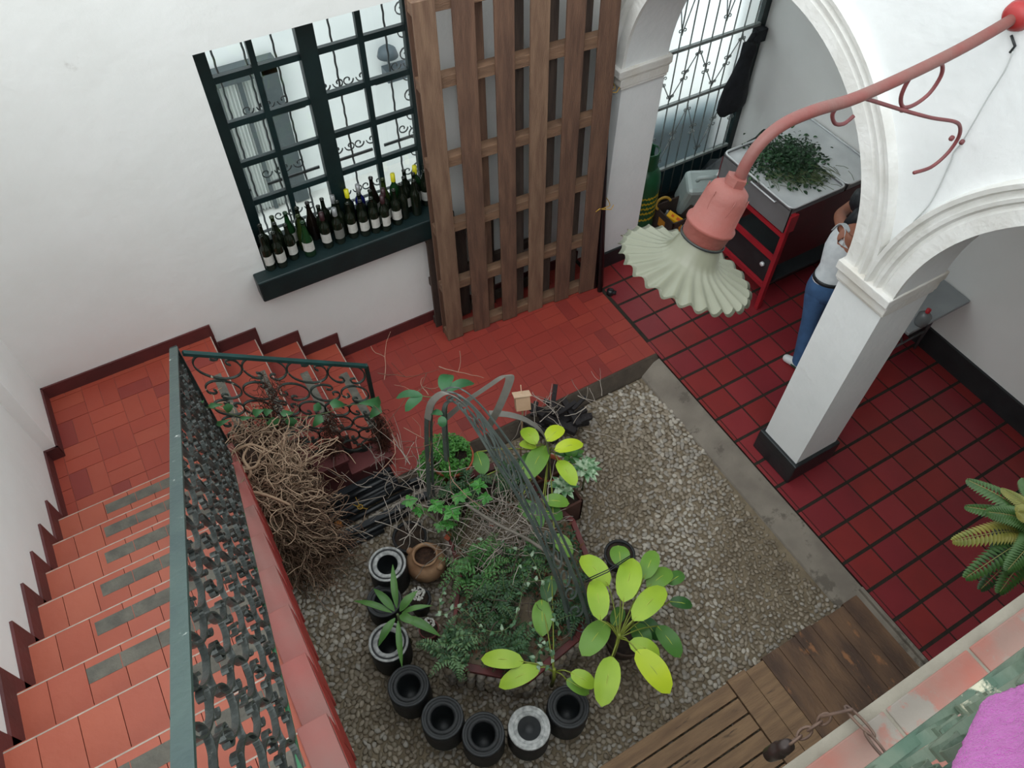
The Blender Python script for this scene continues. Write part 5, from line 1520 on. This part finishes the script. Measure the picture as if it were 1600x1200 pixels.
# bright palmate leaves (young papaya-like seedling)
M_pal = [mat('fresh_leaf', '37782c', .5), mat('fresh_leaf_light', '4a8b38', .5)]
def palm(b, c, r, rnd, nl=7):
    a0 = rnd.uniform(0, 6.28); tilt = Vector((rnd.uniform(-.3, .3), rnd.uniform(-.3, .3), 1))
    for i in range(nl):
        a = a0 + 2 * PI * i / nl * .9
        l = r * (1 if i % 2 == 0 else .78)
        d = Vector((math.cos(a), math.sin(a), -.15)).normalized()
        b.leaf(c, c + d * l, r * .55, up=tilt, n=5, shape='lance', mi=rnd.choice((0, 1)), arch=.05, fold=.25)
        for s in (-1, 1):
            m_ = c + d * l * .45; dd = (d + Vector((-d.y, d.x, 0)) * s * .9).normalized(); b.leaf(m_, m_ + dd * l * .38, r * .22, up=tilt, n=3, shape='lance', mi=0)
pr2 = random.Random(9)
o_ = at(715, 850, 'z', .25); sd_ = empty('lobed_leaf_seedling', (o_.x, o_.y, .2), 'seedling with bright green deeply lobed leaves beside the clay jar', 'plant')
b = MB(); bs = MB()
for (x, y, z, r) in ((640,783,.55,.065),(655,797,.52,.06),(682,790,.60,.075),(706,800,.58,.085),(716,778,.62,.06),(748,758,.66,.07),(758,778,.60,.06),(702,818,.48,.06),(728,770,.6,.05),(688,822,.45,.055),(742,790,.5,.05)):
    c_ = at(x, y, 'z', z); palm(b, c_, r, pr2); bs.tube(smooth([Vector((o_.x, o_.y, .22)), (c_ + o_) / 2 + Vector((0, 0, .08)), c_], 5), .0035, 5)
b.build('leaves', M_pal, parent=sd_); bs.build('stems', M_vstem, parent=sd_)

# feathery and trailing green plants filling the bed
def feather(name, px, z, n, L_, label, seed, mats, spread=60):
    s_ = random.Random(seed); o_ = at(*px, 'z', z); root = empty(name, (o_.x, o_.y, WZ - .05), label, 'plant'); b = MB(); bs = MB()
    for i in range(n):
        a = s_.uniform(0, 6.28); l = L_ * s_.uniform(.5, 1.1); base = Vector((o_.x + s_.gauss(0, .05), o_.y + s_.gauss(0, .05), WZ - .04))
        tip = Vector((o_.x + math.cos(a) * l, o_.y + math.sin(a) * l * .8, z + s_.uniform(-.12, .1))); mid = (base + tip) / 2 + Vector((0, 0, .12))
        pts = smooth([base, mid, tip], 6); bs.tube(pts, .0025, 4)
        for k in range(4, len(pts)):
            p = pts[k]; d = (pts[k] - pts[k - 1]).normalized(); sd2 = d.cross(Vector((0, 0, 1))).normalized(); ll = .055 * (1.15 - k / len(pts))
            for s in (-1, 1): b.leaf(p, p + (sd2 * s + d * .5).normalized() * ll, ll * .42, up=(0, 0, 1), n=4, shape='lance', mi=s_.choice((0, 1)))
    b.build('leaves', mats, parent=root); bs.build('stems', M_vstem, parent=root)
M_fe = [mat('feathery_green', '2c5a22', .55), mat('feathery_green_light', '3f7030', .55)]
feather('feathery_plant', (745, 885), .42, 40, .27, 'feathery fresh green plant in the middle of the bed, right of the clay jar', 31, M_fe)
feather('feathery_plant', (775, 945), .34, 40, .28, 'darker bushy plant near the middle of the planter bed', 32, [mat('bush_green', '1f4020', .6), mat('bush_green_b', '284d24', .6)])
feather('feathery_plant', (705, 1020), .30, 34, .24, 'small-leaved green plant by the near left rim of the bed', 33, [mat('small_leaf_green', '264a26', .6), mat('small_leaf_pale', '55744a', .6)])
feather('feathery_plant', (900, 950), .34, 26, .22, 'dark leafy plant between the arch foot and the lime leaves', 34, [mat('bush_green', '', 0), mat('small_leaf_green', '', 0)])
feather('feathery_plant', (815, 880), .36, 30, .24, 'dark green bushy plant under the iron arch, behind the leaf stalks', 35, [mat('bush_green', '', 0), mat('feathery_green', '', 0)])
feather('feathery_plant', (800, 1015), .28, 26, .22, 'low dark plant behind the lime leaves on the near rim', 36, [mat('small_leaf_green', '', 0), mat('bush_green_b', '', 0)])
feather('feathery_plant', (725, 765), .44, 34, .24, 'dark leafy plant below the parsley pot', 37, [mat('bush_green', '', 0), mat('small_leaf_green', '', 0)])
b = MB(); gr_ = random.Random(61)
for i in range(2600):
    k1, k2 = gr_.random(), gr_.random(); j = gr_.randrange(8); A_ = inset(.09)[j]; B_ = inset(.09)[(j + 1) % 8]
    if k1 + k2 > 1: k1, k2 = 1 - k1, 1 - k2
    x = cx_ + (A_[0] - cx_) * k1 + (B_[0] - cx_) * k2; y = cy_ + (A_[1] - cy_) * k1 + (B_[1] - cy_) * k2
    if noise.noise(Vector((x * 4, y * 4, 2))) < -.12: continue
    p = Vector((x, y, WZ - .04 + gr_.uniform(0, .10))); d = Vector((gr_.uniform(-1, 1), gr_.uniform(-1, 1), gr_.uniform(-.1, .6))).normalized()
    b.leaf(p, p + d * gr_.uniform(.02, .045), gr_.uniform(.012, .022), n=3, mi=gr_.choice((0, 0, 1, 2)), shape='lance')
o = b.build('ground_cover', [mat('bush_green', '', 0), mat('small_leaf_green', '', 0), mat('fallen_leaf_brown', '5a3a26', .9)], origin=(cx_, cy_, WZ - .05))
tag(o, 'low dark green ground cover and fallen brown leaves on the soil of the bed', 'ground cover', kind='stuff')
feather('feathery_plant', (800, 745), .38, 30, .22, 'dark green leafy plant between the parsley pot and the far lime leaves', 38, [mat('bush_green', '', 0), mat('small_leaf_green', '', 0)])
for i, (px, py, r_, h_, lab) in enumerate(((705, 800, .11, .12, 'dark empty pot under the dry twigs, below the lobed leaves'), (765, 770, .10, .12, 'dark empty pot under the dry twigs, behind the iron arch'), (820, 705, .12, .14, 'terracotta pot holding the far lime-leaved plant'))):
    c = at(px, py, 'z', .3); c.z = WZ - .05
    if i == 2: c = at(858, 730, 'z', .2); c.z = CZ
    pot(c, r_, h_ if i < 2 else .3, M_terra if i == 2 else mat('dark_clay_pot', '', 0), 'round_pot', lab)
def trailing(px_list, z, label, seed):
    s_ = random.Random(seed); P_ = [at(x, y, 'z', z + .02 * (i % 3)) for i, (x, y) in enumerate(px_list)]
    root = empty('trailing_vine', P_[0], label, 'vine'); pts = smooth(P_, 7); b = MB(); b.tube(pts, .003, 5); b.build('vine_stem', M_vstem, parent=root); b = MB()
    for i in range(2, len(pts), 2):
        a = s_.uniform(0, 6.28); d = Vector((math.cos(a), math.sin(a), s_.uniform(-.2, .3))); b.leaf(pts[i], pts[i] + d * s_.uniform(.03, .05), .028, n=4, mi=s_.choice((0, 1)), shape='heart')
    b.build('leaves', [mat('speckled_leaf', '3f6f40', .55, 'a5b59f', 30, contrast=.9), mat('speckled_leaf_dark', '2a5230', .55, '4a7048', 30, contrast=.9)], parent=root)
trailing([(706,905),(690,930),(690,960),(720,950),(760,985),(800,975),(818,910),(810,880)], .42, 'trailing speckled vine looping over the left half of the bed', 41)
trailing([(818,910),(855,906),(890,905),(912,890)], .48, 'short trailing vine crossing below the iron arch', 42)
trailing([(820,970),(850,1000),(865,1030),(850,1010),(835,1035),(860,1040)], .40, 'white-speckled vine above the near rim of the bed', 43)
trailing([(745,840),(790,855),(830,870),(860,950),(875,985)], .45, 'speckled vine hanging beside the foot of the iron arch', 44)
# fan leaf high up near the arch
hv = empty('climbing_vine', at(690, 600, 'z', 1.3), 'climbing stem with five large green leaves at the top of the iron arch', 'vine')
for (x, y, x2, y2, w_) in ((692,612,702,582,24),(698,612,742,596,18),(660,618,617,620,15),(660,620,632,642,18),(692,648,672,645,12),(690,650,692,668,14)):
    A = at(x, y, 'z', 1.42); B = at(x2, y2, 'z', 1.38); b = MB(); b.leaf(A, B, w_ * (A - CAM).length / FPX, n=7); b.build('leaf', mat('blue_green_leaf', '2f6238', .5, '285632', 7), parent=hv)
b = MB(); b.tube(smooth([at(668, 760, 'z', .5), at(664, 690, 'z', 1.0), at(668, 650, 'z', 1.2), at(692, 612, 'z', 1.42)]), .004, 5); b.tube(smooth([at(692, 612, 'z', 1.42), at(676, 620, 'z', 1.4), at(660, 619, 'z', 1.42)]), .003, 5); b.build('vine_stem', M_vstem, parent=hv)

# ------------------------------------------------------------------ iron arch over the bed
ar = empty('iron_arch', at(905, 1010, 'z', .25), 'tall grey wrought iron arch of parallel bars and scrolls leaning over the planter bed', 'iron arch')
oa = [((672, 800), .25), ((668, 720), .8), ((667, 655), 1.30), ((676, 628), 1.46), ((695, 613), 1.54), ((718, 618), 1.55), ((748, 645), 1.50), ((788, 697), 1.38), ((828, 758), 1.20), ((862, 825), .98), ((893, 892), .74), ((915, 955), .48), ((930, 1010), .22)]
ib = [((697, 720), .9), ((693, 650), 1.35), ((700, 628), 1.46), ((716, 632), 1.49), ((742, 668), 1.42), ((775, 722), 1.30), ((812, 780), 1.12), ((845, 845), .90), ((870, 905), .68), ((885, 955), .45), ((893, 1005), .22)]
M_arch = mat('grey_arch_iron', '3a4541', .45, '59615d', 8, bump=.2, contrast=.8); M_archl = mat('pale_weathered_strap', '7c7a72', .6, '66645d', 8)
oaP = smooth([at(*p, 'z', z) for p, z in oa]); ibP = smooth([at(*p, 'z', z) for p, z in ib])
side = Vector((.5, -.86, 0))
b = MB(); b.ribbon(oaP, side, .030, .012); b.build('outer_bar', M_arch, parent=ar)
b = MB(); b.ribbon([p + Vector((.045, .025, -.01)) for p in oaP], side, .018, .010); b.build('outer_bar', M_arch, parent=ar)
b = MB(); b.ribbon(ibP, side, .026, .012); b.build('inner_bar', M_arch, parent=ar)
b = MB(); b.ribbon([p + Vector((.03, .02, 0)) for p in ibP], side, .011, .008); b.build('inner_bar', M_arch, parent=ar)
for k in range(17):
    i = 22 + int(k * 3.1); 
    if i >= len(oaP) - 2: break
    j = min(len(ibP) - 1, int(i / len(oaP) * len(ibP))); p, q = oaP[i], ibP[j]; c_ = (p + q) / 2; u_ = (p - q); r_ = u_.length / 2
    t_ = (oaP[i + 1] - oaP[i]).normalized(); e1 = u_.normalized()
    b = MB(); b.ribbon(spiral(c_ + t_ * .02, r_ * .85, 0, 1.2, e1, t_, 14, .3), side, .014, .006); b.build('scroll', M_arch, parent=ar)
b = MB(); b.ribbon(smooth([at(668, 655, 'z', 1.31), at(674, 630, 'z', 1.47), at(690, 615, 'z', 1.55), at(705, 617, 'z', 1.55), at(722, 630, 'z', 1.5)]), side, .05, .006); b.build('bright_strap', M_archl, parent=ar)
b = MB(); b.ribbon(smooth([at(688, 662, 'z', 1.15), at(722, 632, 'z', 1.32), at(762, 604, 'z', 1.48), at(786, 588, 'z', 1.56), at(796, 588, 'z', 1.57), at(794, 602, 'z', 1.5), at(778, 640, 'z', 1.3), at(762, 668, 'z', 1.1)]), (.75, -.55, .3), .060, .006)
simple('bent_strap', b, M_archl, 'bent grey metal strap folded to a sharp loop above the iron arch', 'metal strap')
b = MB(); b.ribbon(smooth([at(765, 646, 'z', 1.0), at(795, 648, 'z', 1.02), at(825, 658, 'z', .95), at(850, 680, 'z', .8), at(858, 720, 'z', .45), at(856, 752, 'z', .16)]), (.2, .9, .3), .045, .005)
simple('bent_strap', b, M_archl, 'short curved grey metal strap beside the wooden box', 'metal strap')
b = MB(); b.tube(smooth([at(728, 788, 'z', .62), at(775, 818, 'z', .62), at(828, 845, 'z', .6), at(880, 882, 'z', .58)]), .012, 8)
simple('grey_pole', b, mat('weathered_grey_wood', '7d766c', .8, '645e55', 10), 'thin weathered grey pole crossing the bed below the arch', 'pole')
b = MB()
for k in (0, .018): b.tube([at(915, 906 + k * 200, 'z', .72), at(950, 890 + k * 200, 'z', .74), at(985, 868 + k * 150, 'z', .78)], .004, 6)
simple('thin_wire', b, M_blackpipe, 'pair of thin black wires crossing the lime leaves', 'wire')

# small wooden box hanging by the arch
b = MB(); p = at(816, 627, 'z', .75); T_ = Matrix.Translation(p) @ Matrix.Rotation(-.35, 4, 'Z') @ Matrix.Rotation(-.6, 4, 'X')
b.box((-.055, -.045, -.06), (.055, .045, .05), 0, T_); b.box((-.066, -.055, .05), (.066, .055, .062), 1, T_); b.tube([T_ @ Vector((0, 0, .06)), T_ @ Vector((0, 0, .13))], .004, 6, mi=1); b.tube([T_ @ Vector((0, 0, -.05)), (p.x, p.y, CZ)], .008, 6, mi=0)
simple('wooden_box', b, [mat('pale_box_wood', 'c0a184', .7, 'ad8d70', 6), mat('pale_box_lid', 'cdb094', .7)], 'small pale wooden box beside the bent metal strap', 'box', bevel=.003)

# ------------------------------------------------------------------ dry twigs
def twigs(name, cpx, z, n, sx, sy, L_, label, seed, cols=('a79d93', '857b71')):
    r_ = random.Random(seed); b = MB()
    for i in range(n):
        p = at(cpx[0] + r_.gauss(0, sx), cpx[1] + r_.gauss(0, sy), 'z', z + r_.uniform(-.12, .12))
        d = (r_.uniform(-1, 1), r_.uniform(-1, 1), r_.uniform(-.35, .5)); pts = curl(r_, p, d, L_ * r_.uniform(.5, 1.3), 7, .16)
        rad = r_.uniform(.0024, .0050); b.tube(pts, [rad * (1 - .6 * i_ / 7) for i_ in range(8)], 4, mi=i % 2, cap=False)
        if r_.random() < .6:
            q = pts[3]; b.tube(curl(r_, q, (r_.uniform(-1, 1), r_.uniform(-1, 1), .3), L_ * .4, 4, .2), rad * .6, 3, mi=i % 2, cap=False)
    o = b.build(name, [mat('twig_' + cols[0], cols[0], .85), mat('twig_' + cols[1], cols[1], .85)], origin=tuple(at(*cpx, 'z', z)))
    return tag(o, label, 'twigs', kind='stuff')
twigs('dry_twigs', (775, 820), .42, 200, 38, 28, .28, 'tangle of grey dry twigs over the middle of the bed', 51)
twigs('dry_twigs', (650, 765), .45, 60, 42, 30, .38, 'loose grey dry twigs reaching over the lying black bars', 52)
twigs('dry_twigs', (655, 650), .95, 16, 35, 40, .40, 'reddish dry stems rising behind the parsley pot', 53, ('9a7a68', '6e4a3c'))
twigs('dry_twigs', (850, 650), .5, 22, 35, 20, .28, 'grey dry twigs beside the charred wood', 54)
twigs('dry_twigs', (800, 940), .33, 50, 45, 40, .20, 'dry stems low in the planter bed', 55, ('6e6257', '4b4037'))

# ------------------------------------------------------------------ charred wood pile
cw = random.Random(17)
spots = [((835,640),(905,655),.06,.02),((850,660),(925,650),.05,.02),((868,602),(862,645),.25,.016),((815,655),(870,690),.03,.024),((880,625),(905,665),.15,.02),((895,640),(915,620),.22,.012),((880,668),(923,652),.12,.016),((820,630),(850,650),.15,.022),
         ((838,628),(832,650),.22,.016),((860,670),(915,640),.08,.022),((845,650),(900,675),.10,.025),((885,665),(920,660),.06,.018),((850,625),(880,640),.18,.014),((825,668),(885,655),.02,.022),((868,650),(900,628),.2,.014)]
for i, (a, c_, z, r) in enumerate(spots):
    A = at(*a, 'z', z + r); B = at(*c_, 'z', max(r + CZ * 0, z + r + cw.uniform(-.03, .03))); r *= 1.35
    b = MB(); b.bar(A, B, r * 1.8, r * 1.5, mi=0)
    simple('charred_stick', b, M_char, ('charred black stick standing upright in the pile by the terrace edge' if i == 2 else 'charred stick in the pile by the terrace edge, pointing to %s, %s from bottom' % ('gallery' if i % 2 else 'bed', ORD[i])), 'wood stick', 'charred sticks piled by the terrace edge', bevel=.003)

# ------------------------------------------------------------------ wooden decking and boards
pd = empty('wooden_deck', (-1.9, -1.1, CZ), 'brown slatted wooden deck panel with narrow gaps on the pebbles', 'deck panel')
y = -.735; k = 0
while y > -1.7:
    wd = .105; b = MB(); b.box((-3.1, y - wd, -.085), (-1.33, y, -.045)); b.build('board', M_deckA, parent=pd, bevel=.004); y -= wd + .012; k += 1
b = MB()
for x in (-2.9, -2.1, -1.45): b.box((x, -1.7, CZ), (x + .06, -.76, -.084))
b.build('bearer', M_deckB, parent=pd)
sb = empty('board_panel', (-.7, -1.1, CZ), 'dark stained panel of tight old boards between the slatted deck and the gallery kerb', 'boards')
x = -1.32
while x < -.10:
    wd = min(.155, -.07 - x); b = MB(); b.box((x, -1.75, -.09), (x + wd - .003, -.735 + random.uniform(-.012, .02), -.045)); b.build('board', M_deckB if x > -1.15 else M_deckA, parent=sb, bevel=.003); x += wd
b = MB(); b.box((-1.3, -1.7, CZ), (-.1, -1.6, -.09)); b.box((-1.3, -.85, CZ), (-.36, -.78, -.09)); b.build('batten', M_deckB, parent=sb)
b = MB(); b.box((-.062, -3.0, -.05), (-.032, -.70, -.003)); struct(b.build('trim_4', M_conc, bevel=.004))

# ------------------------------------------------------------------ balcony: ledge, railing, chain, towel, fern
BZ = 3.85
b = MB(); b.box((-3.25, -3.4, BZ - .25), (AX0, -1.326, BZ - .004)); struct(b.build('balcony_slab', mat('pale_cement_edge', '8f897c', .9, '7b7468', 6, bump=.4, bscale=30)))
b = MB(); M_bt = mat('worn_pink_tile', '954e40', .6, '82665c', 9, bump=.2, contrast=.6, c3='7d756c', s3=7, t3=.50)
x = -3.31
while x < .1:
    b.box((x + .004, -1.60, BZ - .02), (min(x + .243, AX0) - .004, -1.348, BZ)); b.box((x + .004, -1.90, BZ - .02), (min(x + .243, AX0) - .004, -1.61, BZ)); x += .243
struct(b.build('balcony_tiles', M_bt, bevel=.003))
bl = empty('balcony_railing', (-1.9, -1.42, BZ), 'chipped green iron railing on the near balcony ledge, behind the pink towel', 'railing')
M_bg = mat('chipped_green_iron', '3d5546', .55, '5f6a5a', 9, c3='b3ae98', s3=14, t3=.60, bump=.3)
yr = -1.412
for z, hgt in ((BZ + .075, .022), (BZ + .90, .03)):
    b = MB(); b.bar((-3.2, yr - (.055 if z > 4.2 else 0), z), (.08, yr - (.055 if z > 4.2 else 0), z), .022 if z < 4.2 else .045, hgt if z < 4.2 else .018); b.build('rail', M_bg, parent=bl)
for x in (-3.1, -1.9, -.7, .02):
    b = MB(); b.bar((x, yr, BZ - .003), (x, yr - .055, BZ + .9), .022, .022, up=(1, 0, 0)); b.build('post', M_bg, parent=bl)
for i in range(15):
    for j in range(4):
        b = MB(); cu = -3.08 + i * .21; cv = BZ + .17 + j * .205
        b.ribbon([Vector((cu + x_, yr - .008 - .06 * (cv + y_ - BZ - .1), cv + y_)) for x_, y_ in rail_scroll(.1, .4 + PI * ((i + j) % 2))], (0, 1, 0), .022, .005); b.build('scroll', M_bg, parent=bl)

# towel over the handrail
def towel():
    nu, nv = 150, 110; vs = []; fs = []
    r_ = random.Random(2)
    for j in range(nv + 1):
        t_ = j / nv; s = t_ * 1.15          # along the cloth: up the front, over the rail, down the back
        for i in range(nu + 1):
            u = i / nu
            zf = 4.22 + s
            xl = -2.66 - .42 * max(0, min(1, (zf - 4.22) / .5)) ; xr = -1.75
            x = xl + (xr - xl) * u
            fold = .009 * math.sin(26 * u + 2.5 * t_) + .006 * math.sin(51 * u + 3 * t_)
            top = BZ + .915
            if zf < top - .02: yy = yr - .018 + fold - .03 * t_; zz = zf + .035 * math.sin(5 * u) * (1 - t_)
            else:
                a = min(PI, (zf - top + .02) / .035); yy = yr - .055 + .03 * math.cos(a); zz = top - .0 + .02 * math.sin(a) - max(0, (zf - top + .02) - .035 * PI)
            p = Vector((x, yy, zz))
            nz = noise.noise(p * 95) * .0045 + noise.noise(p * 40) * .004
            vs.append((p.x, p.y + nz, p.z + nz * .6))
    for j in range(nv):
        for i in range(nu):
            a = j * (nu + 1) + i; fs.append((a, a + 1, a + nu + 2, a + nu + 1))
    b = MB(); b.add(vs, fs, 0, True)
    o = simple('towel', b, mat('pink_terry', 'd65fc6', .95, 'cc55ba', 60, bump=.9, bscale=260, sheen=.3), 'bright pink terry towel hung over the balcony railing', 'towel')
    sm = o.modifiers.new('solid', 'SOLIDIFY'); sm.thickness = .008; sm.offset = -1
towel()

# rusty chain across the ledge
def link(b, c_, d, up, L_, w_, r):
    d = d.normalized(); s_ = d.cross(up).normalized(); pts = []
    for i in range(17):
        a = 2 * PI * i / 16; pts.append(c_ + d * (L_ / 2 * math.cos(a)) + s_ * (w_ / 2 * math.sin(a)))
    b.tube(pts, r, 6, cap=False)
ch = empty('rusty_chain', at(1320, 1115, 'z', BZ + .01), 'rusty iron chain lying over the balcony ledge', 'chain')
M_rust = mat('rusty_iron', '4a3830', .6, '6a5448', 20, bump=.3, metal=.3)
cp = [at(1385, 1183, 'z', BZ + .05), at(1358, 1150, 'z', BZ + .02), at(1335, 1116, 'z', BZ + .012), at(1318, 1113, 'z', BZ + .008), at(1300, 1116, 'z', BZ - .02), at(1282, 1128, 'z', BZ - .05), at(1262, 1142, 'z', BZ - .07), at(1240, 1158, 'z', BZ - .09)]
cs = smooth(cp, 8); acc = [0]
for i in range(1, len(cs)): acc.append(acc[-1] + (cs[i] - cs[i - 1]).length)
def onc(s):
    for i in range(1, len(cs)):
        if acc[i] >= s: return cs[i - 1].lerp(cs[i], (s - acc[i - 1]) / max(1e-6, acc[i] - acc[i - 1]))
    return cs[-1]
s = .0; i = 0
while s < acc[-1]:
    Lk = .062 if s < acc[-1] * .45 else .03
    p = onc(s + Lk / 2); d = onc(s + Lk) - onc(s)
    if d.length > 1e-4:
        b = MB(); link(b, p, d, Vector((0, 0, 1)) if i % 2 else Vector((.3, .6, .3)), Lk * 1.15, .014 if Lk > .04 else .018, .0032); b.build('link', M_rust, parent=ch)
    s += Lk * .86; i += 1
p = at(1225, 1168, 'z', BZ - .11)
b = MB(); b.lathe([(0, .022), (.013, .02), (.016, .0), (.014, -.012), (.018, -.018), (.015, -.06), (0, -.06)], p, (.25, -.1, 1), n=18)
simple('iron_weight', b, mat('dark_brown_iron', '3a2e2a', .35, '2a211f', 8, metal=.4), 'dark brown round iron weight hanging at the end of the rusty chain', 'weight')

# hanging fern below the balcony edge
fc = at(1612, 838, 'z', 3.15)
fn_ = empty('hanging_fern', fc, 'green and yellowing fern in a hanging basket at the right edge, below the balcony ledge', 'fern')
b = MB(); b.lathe([(0, -.16), (.06, -.15), (.10, -.05), (.11, 0), (.10, 0), (.0, -.02)], fc, n=24); b.build('basket', mat('dark_basket', '1f2a26', .8, '2b3631', 20, bump=.6), parent=fn_)
for a in (0, 2.1, 4.2):
    b = MB(); b.tube([fc + Vector((.1 * math.cos(a), .1 * math.sin(a), 0)), Vector((fc.x, max(fc.y, -1.31), BZ - .02))], .003, 5); b.build('hanging_wire', M_blackpipe, parent=fn_)
fr_ = random.Random(77)
def frond(tip, wd, mi, h=.05):
    A = fc + Vector((0, 0, .0)); B = tip; pts = smooth([A, A.lerp(B, .45) + Vector((0, 0, h)), B], 14); N_ = len(pts); b = MB()
    b.tube(pts, .0018, 4, mi=2)
    for k in range(4, N_):
        t_ = k / N_; d = (pts[k] - pts[k - 1]).normalized(); s_ = d.cross(Vector((0, 0, 1))).normalized(); l = wd * (math.sin(PI * min(1, .2 + .8 * t_)) ** .7) + .004
        for s in (-1, 1):
            e = pts[k] + (s_ * s + d * .45).normalized() * l + Vector((0, 0, -.004)); b.leaf(pts[k], e, .014, n=4, shape='lance', mi=mi, fold=.2)
            mm = pts[k].lerp(e, .5); b.leaf(mm, mm + (d * .8 + s_ * s * .5).normalized() * l * .35, .007, n=2, shape='lance', mi=mi)
    return b
M_fern = [mat('fern_green', '37581f', .55, '2b481c', 12), mat('fern_yellow', '77702c', .6, '5f6428', 14), mat('fern_rachis', '6e6a38', .6), mat('fern_deep', '24401e', .6)]
for (x, y, wd, mi, z) in ((1514, 751, .045, 0, 3.22), (1511, 792, .035, 0, 3.18), (1491, 845, .045, 1, 3.16), (1510, 902, .045, 0, 3.12), (1533, 920, .04, 3, 3.05), (1562, 925, .045, 0, 3.10), (1600, 905, .04, 1, 3.1), (1568, 765, .03, 1, 3.25), (1600, 750, .045, 0, 3.25), (1545, 800, .045, 0, 3.24), (1555, 860, .045, 3, 3.1), (1640, 780, .045, 0, 3.2), (1680, 840, .045, 0, 3.15), (1650, 900, .045, 0, 3.1), (1575, 890, .04, 0, 3.2), (1590, 800, .045, 1, 3.28)):
    frond(at(x, y, 'z', z), wd, mi).build('frond', M_fern, parent=fn_)

bpy.context.view_layer.update()
